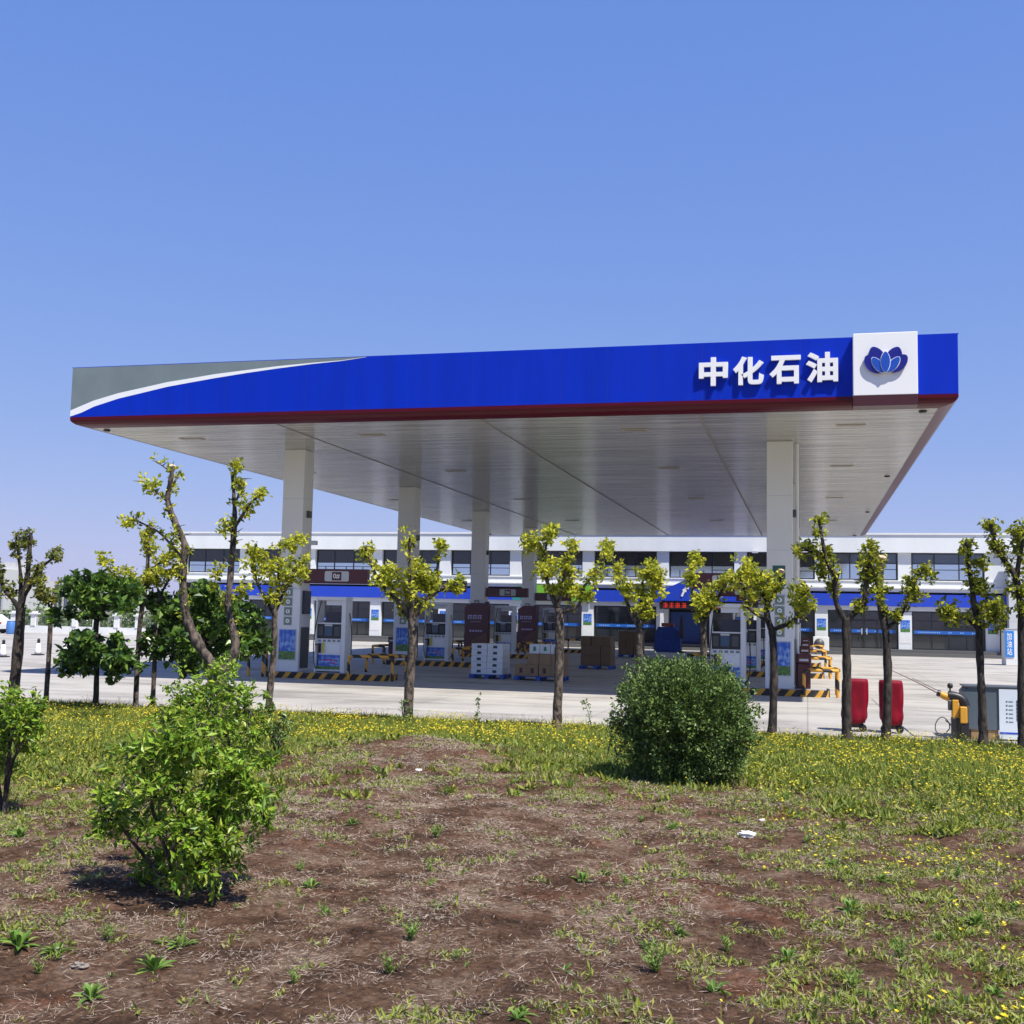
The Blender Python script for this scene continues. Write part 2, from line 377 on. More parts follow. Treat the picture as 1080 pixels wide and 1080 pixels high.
def soil():
    m = bpy.data.materials.new('soil'); n, b = nodes(m)
    tc = n.nodes.new('ShaderNodeTexCoord')
    def nz(sc, det, ro=.6):
        t = n.nodes.new('ShaderNodeTexNoise'); t.inputs['Scale'].default_value = sc; t.inputs['Detail'].default_value = det; t.inputs['Roughness'].default_value = ro; n.links.new(tc.outputs['Object'], t.inputs[0]); return t
    a = nz(2.2, 10, .7); r = n.nodes.new('ShaderNodeValToRGB'); e = r.color_ramp.elements
    e[0].position = .32; e[0].color = (.05, .030, .018, 1); e[1].position = .68; e[1].color = (.36, .265, .195, 1)
    x = e.new(.5); x.color = (.175, .10, .062, 1); n.links.new(a.outputs[0], r.inputs[0])
    c = nz(.9, 4); rr = n.nodes.new('ShaderNodeMapRange'); rr.inputs[1].default_value = .58; rr.inputs[2].default_value = .68; rr.inputs[4].default_value = .5; n.links.new(c.outputs[0], rr.inputs[0])
    mx = n.nodes.new('ShaderNodeMix'); mx.data_type = 'RGBA'; mx.inputs[7].default_value = (.24, .085, .04, 1); n.links.new(rr.outputs[0], mx.inputs[0]); n.links.new(r.outputs[0], mx.inputs[6])
    f_ = nz(26, 8, .75); fr_ = n.nodes.new('ShaderNodeValToRGB'); fe = fr_.color_ramp.elements; fe[0].position = .38; fe[0].color = (.45, .42, .40, 1); fe[1].position = .62; fe[1].color = (1.35, 1.3, 1.22, 1)
    n.links.new(f_.outputs[0], fr_.inputs[0]); m2 = n.nodes.new('ShaderNodeMix'); m2.data_type = 'RGBA'; m2.blend_type = 'MULTIPLY'; m2.inputs[0].default_value = 1
    n.links.new(mx.outputs[2], m2.inputs[6]); n.links.new(fr_.outputs[0], m2.inputs[7])
    n.links.new(m2.outputs[2], b.inputs['Base Color']); b.inputs['Roughness'].default_value = .95; b.inputs['Specular IOR Level'].default_value = .15
    d = nz(22, 9, .75); bp = n.nodes.new('ShaderNodeBump'); bp.inputs['Strength'].default_value = 1; bp.inputs['Distance'].default_value = .07
    n.links.new(d.outputs[0], bp.inputs['Height']); n.links.new(bp.outputs[0], b.inputs['Normal'])
    return m
SOIL = soil()

# ------------------------------------------------------------------ ground
mb = MB(); mb.add([(-1600,-300,-.06),(1600,-300,-.06),(1600,2400,-.06),(-1600,2400,-.06)], [(0,1,2,3)])
tag(mb.build('ground', mat('far_ground', (.13, .14, .07), .95, var=.4, scale=.02)), kind='structure')
mb = MB(); mb.add([(-75,EDGE-.3,0),(60,EDGE-.3,0),(60,110,0),(-75,110,0)], [(0,1,2,3)])
tag(mb.build('forecourt', CONC), kind='structure')
# planted bank in front
xs = np.concatenate([np.arange(-34, -12, .3), np.arange(-12, 8, .085), np.arange(8, 20.1, .3)])
ys = np.concatenate([np.arange(-6, 2.5, .4), np.arange(2.5, 12, .075), np.arange(12, EDGE+.001, .12), [EDGE, EDGE+.02]])
V = np.array([[(x, y, H(x, y)) for x in xs] for y in ys]); V[-1, :, 2] = -.05
nx, ny = len(xs), len(ys); i = (np.arange(ny-1)[:, None]*nx+np.arange(nx-1)[None]).ravel()
tag(rawmesh('planted_bank', V.reshape(-1, 3), np.stack([i, i+1, i+nx+1, i+nx], 1), SOIL, smooth=True), kind='structure')

# ------------------------------------------------------------------ canopy
X0, X1, Y0, Y1, ZT, ZL, ZB = -21.05, 3.55, 29.07, 73.7, 9.17, 7.70, 7.43
CX = (-16.30, -.78); CYS = [34.7+10.95*k for k in range(4)]
can = empty('petrol_station_canopy', ((X0+X1)/2, (Y0+Y1)/2, 0), 'huge flat blue petrol station canopy on pale columns with white lettering and lotus sign', 'canopy')
O = tuple(can.location)
def cb(mb, name, m): return mb.build(name, m, can, O)
# fascia: front panel cut along the white swoosh
def fp(u, v): p = at(u, v, Y0); return (p.x, p.z)
topc = [(74.0,432.9),(98.9,422.5),(124.8,414.7),(150.7,408.9),(176.7,403),(200,399.2),(226.7,394.6),(260,390.3),(293,386.2),(330,382.6),(360,380.1),(385,378.4)]
lowc = [(74.0,440.0),(86,435.2),(98.9,428.9),(124.8,420.4),(150.7,414.2),(176.7,407.9),(200,403.6),(226.7,398.8),(260,393.4),(293,388.6),(330,383.8),(360,380.7),(385,378.6)]
tw = [fp(*p) for p in topc]; lw = [fp(*p) for p in lowc]
tw[0] = (X0, tw[0][1]); lw[0] = (X0, ZL+.02); tw[-1] = (tw[-1][0], ZT-.012); lw[-1] = (tw[-1][0]+.05, ZT-.012)
xe = tw[-1][0]
mb = MB()
mb.prism([(X0, ZT), (xe+.06, ZT), (xe, ZT-.013)] + [p for p in tw[::-1][1:]], Y0, Y0+.12, 'y', 0)      # grey
cb(mb, 'grey_fascia', GREY)
mb = MB(); mb.prism(tw + lw[::-1], Y0-.004, Y0+.11, 'y', 0); cb(mb, 'white_swoosh', mat('swoosh_white', (.82,.83,.84), .4))
mb = MB()
mb.prism(lw + [(xe+.07, ZT), (X1, ZT), (X1, ZL), (X0, ZL)], Y0-.001, Y0+.115, 'y', 0)
mb.box(X1-.12, X1, Y0+.115, Y1, ZL, ZT); mb.box(X0, X0+.12, Y0+.121, Y1, ZL, ZT); mb.box(X0+.12, X1-.12, Y1-.12, Y1, ZL, ZT)
cb(mb, 'blue_fascia', BLUE)
# joints between the fascia panels
mb = MB(); x = X0+2.6
while x < X1-.5:
    zl = ZL+.02
    for (a, za), (b, zb_) in zip(lw, lw[1:]):
        if a <= x <= b: zl = za+(zb_-za)*(x-a)/(b-a)
    if not (1.0 < x < 2.7):
        zt = ZT-.02 if x > xe else min(ZT-.02, zl)
        mb = MB(); mb.box(x-.005, x+.005, Y0-.003, Y0, ZL+.01, (ZT-.02 if x > xe else zl-.02))
        cb(mb, 'panel_joint', mat('joint_blue', (.0, .016, .24), .5))
    x += 1.22
mb = MB(); mb.box(X0+.3, X1-.3, Y0+.3, Y1-.3, ZT-.25, ZT-.1); cb(mb, 'roof_deck', LGREY)
# cap on top of the fascia
mb = MB(); mb.box(X0-.02, X1+.02, Y0-.0, Y0+.16, ZT+.001, ZT+.015); mb.box(X1-.14, X1+.02, Y0+.16, Y1, ZT+.001, ZT+.015); mb.box(X0-.02, X0+.14, Y0+.16, Y1, ZT+.001, ZT+.015)
cb(mb, 'fascia_cap', BLUE)
# rounded red soffit edge all the way round
prof = [(0, ZL-.002), (0, ZL-.09), (.04, ZL-.15), (.12, ZL-.205), (.24, ZL-.24), (.42, ZB-.004)]
mb = MB(); loops = []
for d, z in prof:
    loops.append([(X0+d, Y0+d, z), (X1-d, Y0+d, z), (X1-d, Y1-d, z), (X0+d, Y1-d, z)])
for a, b in zip(loops, loops[1:]):
    for k in range(4): mb.add([a[k], a[(k+1) % 4], b[(k+1) % 4], b[k]], [(0,1,2,3)], 0, False)
cb(mb, 'red_soffit', RED)
mb = MB(); e = .40; mb.add([(X0+e,Y0+e,ZB),(X1-e,Y0+e,ZB),(X1-e,Y1-e,ZB),(X0+e,Y1-e,ZB)], [(0,3,2,1)]); cb(mb, 'ceiling', CEIL)
mb = MB()
for x in (-14.62, -8.57, -2.72): mb.box(x-.03, x+.03, Y0+.5, Y1-.5, ZB-.012, ZB-.003)
cb(mb, 'ceiling_seams', mat('seam_dark', (.24,.23,.21), .6))
# recessed lights
for x in (-18.6, -12.6, -4.7, 1.15):
    for k, y in enumerate((31.8, 40.2, 50.5, 62.0)):
        mb = MB(); mb.box(x-.38, x+.38, y-.16, y+.16, ZB-.02, ZB-.004, 0); mb.box(x-.30, x+.30, y-.10, y+.10, ZB-.024, ZB-.0205, 1)
        cb(mb, 'ceiling_light', [mat('lamp_rim', (.42,.38,.32), .5), mat('lamp_lens', (.26,.22,.18), .3)])
for x in (X0+.75, X1-.75):
    for y in (Y0+.75, Y0+14, Y0+28, Y1-.9):
        mb = MB(); mb.lathe([(.08, ZB-.05), (.10, ZB-.03), (.10, ZB-.004)], x, y, 16); cb(mb, 'corner_spotlight', BLACK)
# columns (parts of the canopy) with cladding, emblem plates and posters
CW = .37
def column(cx, cyy, poster_on=True, drum=False):
    mb = MB(); mb.box(cx-CW, cx+CW, cyy-CW, cyy+CW, .19, ZB-.005, 0, b=.012)
    col = cb(mb, 'column', CREAM)
    for z in (4.2, 5.8): mb = MB(); mb.box(cx-CW-.002, cx+CW+.002, cyy-CW-.002, cyy+CW+.002, z, z+.012); mb.build('panel_joint', LGREY, col, O)
    mb = MB(); mb.box(cx-CW-.04, cx+CW+.04, cyy-CW-.06, cyy+CW+.04, .19, 2.85, 0, b=.01); mb.build('lower_cladding', PUMPW, col, O)
    yf = cyy-CW-.06
    if poster_on:
        mb = MB(); mb.box(cx-.30, cx+.33, yf-.012, yf-.002, .55, 1.56); mb.build('poster_frame', LGREY, col, O)
        mb = MB(); mb.box(cx-.27, cx+.30, yf-.02, yf-.013, .58, 1.53); mb.build('sky_poster', POSTER, col, O)
        for k in range(4):
            z = 1.68+k*.31
            mb = MB(); mb.box(cx-.14, cx+.14, yf-.012, yf-.003, z, z+.27)
            pl = mb.build('emblem_plate', mat('plate_grey', (.22,.25,.23), .5), col, O)
            mb = MB(); n = 20
            for rr0, rr1, mi in ((0, .10, 0), (0, .075, 1)):
                pts = [(cx+rr1*math.cos(a*2*math.pi/n), z+.135+rr1*math.sin(a*2*math.pi/n)) for a in range(n)]
                mb.prism(pts, yf-.018-.003*mi, yf-.013-.003*mi, 'y', mi)
            if k % 2: mb.box(cx-.012, cx+.012, yf-.026, yf-.022, z+.09, z+.18, 0)
            else: mb.box(cx-.03, cx+.03, yf-.026, yf-.022, z+.12, z+.15, 0)
            mb.build('emblem', [mat('emblem_green', (.05,.14,.09), .5), mat('emblem_white', (.7,.73,.68), .5)], pl, O)
    xs_ = cx+CW+.04
    mb = MB(); mb.box(xs_+.002, xs_+.02, cyy-.30, cyy+.30, .30, 1.62); mb.build('dark_side_panel', DGREY, col, O)
    mb = MB(); mb.box(xs_+.002, xs_+.10, cyy-.28, cyy+.20, 2.05, 2.80, b=.01); mb.build('wall_cabinet', mat('cabinet_navy', (.015,.02,.05), .4), col, O)
    mb = MB(); mb.box(cx+CW+.002, cx+CW+.10, cyy-.10, cyy+.10, 5.2, 5.42); mb.build('junction_box', DGREY, col, O)
    return col
for i, cx in enumerate(CX):
    for k, y in enumerate(CYS): column(cx, y, True)
# downpipe on the right column
mb = MB(); mb.tube([(CX[1]+CW+.12, 34.95, .2), (CX[1]+CW+.12, 34.95, ZB-.01)], .055, 10); cb(mb, 'downpipe', CREAM)
mb = MB(); mb.box(-.98, -.62, 34.7-CW-.012, 34.7-CW-.002, 3.15, 3.75); cb(mb, 'green_plate', mat('green_plate', (.02,.10,.07), .4))
# small security camera at the tops of the columns side
mb = MB(); mb.tube([(CX[0]+CW, 34.6, 4.35), (CX[0]+CW+.14, 34.6, 4.35)], .02); mb.box(CX[0]+CW+.08, CX[0]+CW+.42, 34.5, 34.66, 4.3, 4.44, b=.02)
cb(mb, 'security_camera', LGREY)
# logo box and lotus
lb = MB(); lx0, lx1, lz0, lz1 = 1.10, 2.60, 7.66, 9.20
lb.box(lx0, lx1, Y0-.29, Y0-.004, lz0, lz1, 0, b=.01); lob = cb(lb, 'logo_box', SIGNW)
mb = MB(); mb.box(lx0, lx1, Y0-.285, Y0+.3, ZL-.30, lz0-.003); mb.build('box_underside', mat('dark_red', (.05,.006,.008), .4), lob, O)
def petal(cx, cz, L, W, ang, y0, y1, tip0=.35):
    pts = []; n = 22
    for k in range(n):
        t = 2*math.pi*k/n; a = math.cos(t); b = math.sin(t)
        px = a*L/2; pz = b*W/2*(1-abs(a)**3*.25)
        pts.append((cx+px*math.cos(ang)-pz*math.sin(ang), cz+px*math.sin(ang)+pz*math.cos(ang)))
    return pts
yl = Y0-.29
lc = (1.85, 8.43)
def pet(name, dx, dz, L, W, deg, lay, m, border=0):
    if border:
        mb = MB(); mb.prism(petal(lc[0]+dx, lc[1]+dz, L+border, W+border, R(deg), 0, 0), yl-.05-.012*lay, yl-.02, 'y'); mb.build('petal_outline', SIGNW, lob, O)
    mb = MB(); mb.prism(petal(lc[0]+dx, lc[1]+dz, L, W, R(deg), 0, 0), yl-.06-.012*lay-.006, yl-.02-.004, 'y'); mb.build(name, m, lob, O)
pet('navy_petal', -.19, .13, .60, .37, 112, 0, LOGON); pet('navy_petal', .19, .12, .58, .37, 66, 0, LOGON)
pet('navy_petal', -.27, -.02, .56, .35, 133, 1, LOGON); pet('navy_petal', .29, -.02, .56, .35, 42, 1, LOGON)
pet('blue_petal', -.17, -.05, .45, .20, 125, 3, LOGOB, .03); pet('blue_petal', .18, -.05, .45, .20, 52, 3, LOGOB, .03)
pet('blue_petal', 0.0, .02, .50, .21, 90, 5, LOGOB, .03)
# white letters
for ch, u0, v0, u1, v1 in (('中',737,376,767.7,407.7), ('化',773,375,805.5,406.7), ('石',811.5,374,844.5,405.5), ('油',850,370.5,883.8,403.8)):
    a = at(u0, v1, Y0-.1); b = at(u1, v0, Y0-.1); c = at((u0+u1)/2, (v0+v1)/2, Y0-.1)
    text('sign_letter', ch, SIGNW, can, (c.x-O[0], Y0-.075-O[1], c.z-O[2]), w=b.x-a.x, h=(b.z-a.z)-.015, depth=.08, bold=.038)

# ------------------------------------------------------------------ islands, pumps, guards, fuel signs
def make_island(x0, x1, y0, y1, label):
    o = empty('pump_island', ((x0+x1)/2, (y0+y1)/2, 0), label, 'pump island', 'raised pump islands under the canopy'); L = tuple(o.location)
    def rr(ins, zz):
        r = .35-ins; pts = []
        for cx, cyy, a0 in ((x1-ins-r, y1-ins-r, 0), (x0+ins+r, y1-ins-r, 90), (x0+ins+r, y0+ins+r, 180), (x1-ins-r, y0+ins+r, 270)):
            for k in range(6): a = R(a0+k*18); pts.append((cx+r*math.cos(a), cyy+r*math.sin(a)))
        return pts
    mb = MB(); mb.prism(rr(0, 0), 0.0, .195, 'z'); mb.build('striped_kerb', STRIPES, o, L)
    mb = MB(); mb.prism(rr(.03, 0), .15, .20, 'z'); mb.build('concrete_top', mat('island_top', (.36,.36,.36), .8, var=.2), o, L)
    return o
def guard_rail(xi, xo, y0, y1, label):
    """three sided pipe guard: open towards xi, round the island end at xo"""
    o = empty('guard_rail', ((xi+xo)/2, (y0+y1)/2, 0), label, 'guard rail', 'black and yellow pipe guards'); L = tuple(o.location)
    z = .76; r = .10; s = 1 if xo > xi else -1
    path = [(xi, y0, 0.02), (xi, y0, z-r), (xi+s*.03, y0, z-.03), (xi+s*r, y0, z), (xo-s*.2, y0, z), (xo-s*.05, y0+.05, z), (xo, y0+.2, z), (xo, y1-.2, z), (xo-s*.05, y1-.05, z), (xo-s*.2, y1, z), (xi+s*r, y1, z), (xi+s*.03, y1, z-.03), (xi, y1, z-r), (xi, y1, .02)]
    mb = MB(); mb.tube(path, .05, 10); mb.build('top_rail', BANDS, o, L)
    for py in (y0+.12, y1-.12): mb = MB(); mb.tube([(xo-s*.03, py, .01), (xo-s*.03, py, z-.03)], .05, 10); mb.build('post', BANDS, o, L)
    return o
def make_pump(label):
    """dispenser, front at y=0 local, width 1.02, height 2.42"""
    o = empty('fuel_pump', (0,0,0), label, 'fuel pump', 'white fuel pumps on the islands')
    W = .52; D = .56; Hh = 2.42
    mb = MB()
    mb.box(-W, -W+.06, 0, D, 0, Hh-.12, b=.006); mb.box(W-.14, W, 0, D, 0, Hh-.12, b=.006)
    mb.box(-W, W, 0, D, Hh-.119, Hh, b=.01)
    mb.box(-W+.061, W-.141, .03, D-.03, .04, 1.075, b=.005)
    mb.box(-W+.061, W-.141, .06, D-.06, 1.545, 1.585)
    mb.build('casing', PUMPW, o)
    mb = MB(); mb.box(-W+.06, W-.14, .05, D-.05, 1.08, 1.54); sc = mb.build('display_console', BLACK, o)
    for a, b, m in ((-.42, -.26, DGREY), (-.20, .06, mat('screen_blue', (.04,.09,.16), .15)), (.13, .32, DGREY)):
        mb = MB(); mb.box(a, b, .035, .049, 1.16, 1.46); mb.build('screen', m, sc)
    mb = MB(); mb.box(-.20, .06, .03, .049, 1.475, 1.535); mb.build('price_strip', LGREY, sc)
    mb = MB(); mb.box(-.20, W-.141, .10, D-.10, 1.59, 1.95, 0); mb.build('upper_display', mat('dark_upper', (.02,.025,.05), .12), o)
    mb = MB(); mb.box(-.20, W-.141, .10, D-.10, 2.15, 2.30, 0); mb.build('header_panel', PUMPW, o)
    for k in range(5):
        mb = MB(); mb.box(-.41+k*.165, -.31+k*.165, .018, .029, .975, 1.04); mb.build('selector_button', mat('button_grey', (.18,.2,.22), .4), o)
    mb = MB(); mb.box(-W+.085, W-.165, .015, .029, .10, .56); mb.build('advert_panel', POSTER_L, o)
    mb = MB()
    for k in range(7): mb.box(-.22+k*.07, -.17+k*.07, .010, .014, .37+.01*(k % 2), .415)
    for k in range(2): mb.box(.05+k*.08, .11+k*.08, .010, .014, .27, .32)
    mb.build('advert_lettering', mat('print_red', (.5,.03,.08), .5), o)
    mb = MB(); mb.box(-.40, -.30, -.01, .028, .62, .93, 0, b=.008); mb.build('nozzle_boot', BLACK, o)
    mb = MB(); mb.tube([(-.35, -.03, .86), (-.36, -.06, .80), (-.36, -.07, .62)], [.03, .028, .02], 8); mb.tube([(-.35, -.05, .84), (-.44, -.07, .90), (-.46, -.06, .88)], .02, 8); mb.build('nozzle', mat('nozzle_brown', (.08,.03,.025), .5), o)
    mb = MB(); mb.box(-.27, -.18, .018, .028, .62, .95); mb.build('yellow_sticker', mat('sticker', (.55,.50,.06), .5), o)
    mb = MB(); mb.box(0-.10, W-.17, .022, .028, .62, .90); mb.build('door_panel', mat('pump_panel', (.72,.74,.75), .3), o)
    h = catmull([(-.38, .12, 2.28), (-.42, .05, 2.0), (-.47, -.05, 1.5), (-.50, -.12, .9), (-.46, -.14, .35), (-.40, -.12, .12), (-.36, -.08, .3), (-.36, -.07, .62)], 4)
    mb = MB(); mb.tube(h, .017, 8); mb.build('hose', BLACK, o)
    h = catmull([(W+.02, .30, 1.9), (W+.10, .28, 1.4), (W+.13, .25, .8), (W+.10, .22, .3), (W+.02, .2, .1)], 4)
    mb = MB(); mb.tube(h, .017, 8); mb.build('hose', BLACK, o)
    return o
pump0 = make_pump('')
rows = ['front', 'second', 'third', 'rearmost']
first = True
def guardpair(xl0, xl1, xr0, xr1, y, side, k):
    guard_rail(xl0, xl1, y-.75, y+.75, f'striped pipe guard, left end of the {rows[k]} island, {side} row')
    guard_rail(xr0, xr1, y-.75, y+.75, f'striped pipe guard, right end of the {rows[k]} island, {side} row')
for k, y in enumerate(CYS):
    make_island(-17.0, -12.75, y-.72, y+.62, f'{rows[k]} striped pump island of the left column row')
    p = pump0 if first else copy_tree(pump0); first = False
    place(p, (-14.86, y-.32, .20), f'white fuel pump beside the column on the {rows[k]} island of the left row')
    guardpair(-16.95, -17.55, -14.0, -12.55, y, 'left', k)
    make_island(-4.1, .62, y-.72, y+.62, f'{rows[k]} striped pump island of the right column row')
    p = copy_tree(pump0)
    place(p, (-2.28, y-.32, .20), f'white fuel pump beside the column on the {rows[k]} island of the right row')
    guardpair(-3.4, -4.5, -.1, .86, y, 'right', k)
def fuel_sign(x0, x1, y, txt, label, post):
    o = empty('fuel_grade_sign', ((x0+x1)/2, y, 3.05), label, 'sign', 'dark red fuel grade signs on the columns'); L = tuple(o.location)
    mb = MB(); mb.box(x0, x1, y-.12, y+.12, 3.05, 3.52, b=.02); mb.build('sign_case', MAROON, o, L)
    cx = (x0+x1)/2 + (.05 if post > 0 else -.05)
    def rrp(hw, hh, r):
        pts = []
        for sx, sz, a0 in ((1,1,0), (-1,1,90), (-1,-1,180), (1,-1,270)):
            for q in range(5): a = R(a0+q*22.5); pts.append((cx+sx*(hw-r)+r*math.cos(a), 3.285+sz*(hh-r)+r*math.sin(a)))
        return pts
    mb = MB(); mb.prism(rrp(.42, .165, .06), y-.135, y-.122, 'y'); mb.build('light_panel', LGREY, o, L)
    mb = MB(); mb.box(cx-.16, cx+.16, y-.145, y-.137, 3.15, 3.42); mb.build('number_plate', MAROON, o, L)
    text('lettering', txt, SIGNW, o, (cx-L[0], y-.152-L[1], 3.285-L[2]), h=.17, depth=.008, bold=.01)
for k, y in enumerate(CYS):
    fuel_sign(CX[0]+.42, CX[0]+2.62, y-.1, '0#', f'dark red fuel grade sign beside the {rows[k]} column of the left row', 1)
    fuel_sign(CX[1]-2.55, CX[1]-.42, y-.1, '0#', f'dark red fuel grade sign beside the {rows[k]} column of the right row', -1)
# maroon litter bins behind the columns
def bin_(x, y, label, h=1.0):
    o = empty('litter_bin', (x, y, .2), label, 'bin', 'maroon bins on the islands'); L = tuple(o.location)
    mb = MB(); mb.box(x-.19, x+.19, y-.2, y+.2, .2, .2+h*.72, b=.02); mb.build('bin_body', MAROON, o, L)
    mb = MB(); mb.box(x-.21, x+.21, y-.22, y+.22, .203+h*.72, .2+h, b=.03); mb.build('bin_lid', MAROON, o, L)
    mb = MB(); mb.box(x-.13, x+.13, y-.226, y-.2205, .2+h*.79, .2+h*.86); mb.build('slot', LGREY, o, L)
for k, y in enumerate(CYS):
    bin_(-.10, y, f'maroon litter bin right of the {rows[k]} column of the right row')
    bin_(-17.05+.2, y+.1, f'maroon litter bin left of the {rows[k]} column of the left row', .95)
# maroon advertising boards in front of the two farther left columns
def adboard(x0, x1, y, label, cut):
    o = empty('advertising_board', ((x0+x1)/2, y, 0), label, 'advertising board', 'maroon advertising boards'); L = tuple(o.location)
    c = .22; z1 = 2.72
    pts = [(x0+.06, .22), (x1, .22), (x1, z1)] + [(x0+.35, z1), (x0+.02, z1-c)]
    mb = MB(); mb.prism(pts, y, y+.45, 'y'); mb.build('board', MAROON, o, L)
    mb = MB(); mb.prism([(x0+.1, .3), (x1-.04, .3), (x1-.04, 1.25), (x0+.5, .9)], y-.008, y-.002, 'y'); mb.build('brown_print', mat('print_brown', (.13,.05,.028), .5), o, L)
    cx = (x0+x1)/2
    lm = mat('print_lilac', (.42,.36,.55), .5)
    mb = MB()
    for q in range(3): mb.box(cx-.42+q*.26, cx-.20+q*.26, y-.014, y-.009, 2.06, 2.12); mb.box(cx-.42+q*.26, cx-.37+q*.26, y-.014, y-.009, 1.90, 2.0595); mb.box(cx-.28+q*.26, cx-.23+q*.26, y-.014, y-.009, 1.90, 2.0595); mb.box(cx-.3699+q*.26, cx-.2801+q*.26, y-.014, y-.009, 1.95, 1.99)
    for q in range(7): mb.box(cx-.28+q*.08, cx-.23+q*.08, y-.014, y-.009, 1.76, 1.80)
    for q in range(5): mb.box(cx-.32+q*.14, cx-.22+q*.14, y-.014, y-.009, 1.28, 1.37)
    mb.build('logo_lettering', lm, o, L)
a = at(491, 660, 56.0); b = at(516, 660, 56.0); adboard(a.x, b.x, 55.7, 'maroon advertising board with pale lilac logo behind the stack of white cartons', 1)
a = at(546, 660, 66.6); b = at(566, 660, 66.6); adboard(a.x, b.x, 66.5, 'maroon advertising board with pale lilac logo left of the green and white cartons', 1)

# ------------------------------------------------------------------ pallets and cartons
def pallet(cx, cyy, wx, wy, label):
    o = empty('pallet', (cx, cyy, 0), label, 'pallet', 'blue pallets under the cartons'); L = tuple(o.location)
    mb = MB(); n = 6
    for k in range(n):
        y0 = cyy-wy/2+k*wy/n; mb.box(cx-wx/2, cx+wx/2, y0+.01, y0+wy/n-.015, .12, .145)
    mb.build('deck', PALLET, o, L)
    for sx in (-1, 0, 1):
        mb = MB()
        for sy in (-1, 0, 1): mb.box(cx+sx*(wx/2-.07)-.07, cx+sx*(wx/2-.07)+.07, cyy+sy*(wy/2-.07)-.07, cyy+sy*(wy/2-.07)+.07, 0.01, .119)
        mb.build('skid', PALLET, o, L)
    return o
def carton(m, w_, d_, h_, label, cat, group, printm=None, prints=0, band=None):
    o = empty('carton', (0,0,0), label, cat, group)
    mb = MB(); mb.box(-w_/2+.004, w_/2-.004, -d_/2+.004, d_/2-.004, 0.002, h_-.002, b=.008); mb.build('box', m, o)
    mb = MB(); mb.box(-w_/2+.02, w_/2-.02, -.03, .03, h_-.002, h_+.0005); mb.build('tape', mat('tape', (.4,.33,.22), .3), o)
    if printm:
        for k in range(prints):
            x = -w_/2+(k+.5)*w_/prints
            mb = MB(); q = .13*w_/prints; mb.box(x-q, x+q, -d_/2-.001, -d_/2+.003, h_*.28, h_*.72); mb.build('printed_mark', printm, o)
    return o
def stack(proto, cx, cyy, z, nx_, ny_, nz_, w_, d_, h_, jitter=.008, skip=None):
    for k in range(nz_):
        for j in range(ny_):
            for i in range(nx_):
                if skip and skip(i, j, k): continue
                c = copy_tree(proto) if proto.get('used') else proto; proto['used'] = 1
                c.location = (cx+(i-(nx_-1)/2)*w_+random.uniform(-jitter, jitter), cyy+(j-(ny_-1)/2)*d_, z+k*h_)
def unflag():
    for o in bpy.data.objects:
        if 'used' in o: del o['used']
pallet(-10.45, 37.9, 1.2, 1.1, 'blue pallet under the stack of white cartons')
c = carton(WCART, .55, .5, .205, 'white carton in the tall square stack on a blue pallet', 'carton', 'white cartons stacked on one pallet', mat('print_navy', (.03,.05,.08), .5), 1)
stack(c, -10.45, 37.9, .146, 2, 2, 5, .55, .5, .205)
pallet(-8.62, 37.7, 1.65, 1.1, 'blue pallet under the low pile of brown cartons behind the tree trunk')
c = carton(CARD, .40, .5, .38, 'brown carton in the lower course of the pile topped by green printed packs', 'carton', 'brown cartons of the front pile, lower course', mat('print_dark', (.08,.03,.025), .6), 1)
stack(c, -8.62, 37.7, .146, 4, 2, 1, .40, .5, .38)
c = carton(CARD, .40, .5, .36, 'brown carton in the upper course of the pile topped by green printed packs', 'carton', 'brown cartons of the front pile, upper course')
stack(c, -8.40, 37.7, .526, 3, 2, 1, .40, .5, .36)
c = carton(WCART, .36, .42, .32, 'white pack with green print on top of the brown cartons', 'carton', 'green and white packs on the brown cartons', GREENP, 1)
stack(c, -8.45, 37.65, .886, 3, 1, 1, .36, .42, .32)
pallet(-8.45, 47.4, 1.35, 1.2, 'blue pallet under the dark brown carton block')
c = carton(CARD2, .42, .55, .40, 'dark brown carton in the square block on a blue pallet in the canopy shade', 'carton', 'dark brown cartons of the square block')
stack(c, -8.45, 47.4, .146, 3, 2, 3, .42, .55, .40, jitter=.02)
pallet(-9.3, 62.5, 1.3, 1.2, 'blue pallet under the farthest dark cartons near the shop')
c = carton(CARD2, .42, .55, .42, 'dark carton in the farthest block near the shop', 'carton', 'dark cartons of the farthest block')
stack(c, -9.3, 62.5, .146, 3, 2, 3, .42, .55, .42, jitter=.02)
unflag()

# ------------------------------------------------------------------ long building at the back
BY = 80.3; BX0, BX1 = -48.0, 32.0
bl = empty('shop_building', (-8, BY, 0), 'long white two storey station building with blue band and dark windows', 'building'); O2 = tuple(bl.location)
def bb_(mb, name, m): return mb.build(name, m, bl, O2)
PW = .42
PIERS = [-47.4, -42.0, -36.55, -31.15, -25.8, -20.45, -15.1, -9.8, -4.45, .92, 6.28, 11.68]
while PIERS[-1] < BX1-5: PIERS.append(PIERS[-1]+5.36)
BLD = mat('wall_white', (.72, .745, .75), .6, var=.10, scale=.6, stretch=(1,1,.4))
mb = MB()
mb.box(BX0, BX1, BY-.25, BY+12, 6.82, 8.07)                 # parapet
mb.box(BX0, BX1, BY, BY+12, 4.2, 4.98)                      # spandrel
mb.box(BX0, BX1, BY, BY+.4, 2.95, 3.24)
bb_(mb, 'upper_wall', BLD)
mb = MB(); mb.box(BX0, BX1, BY+.9, BY+12, .42, 6.80); bb_(mb, 'inner_wall', INNER)
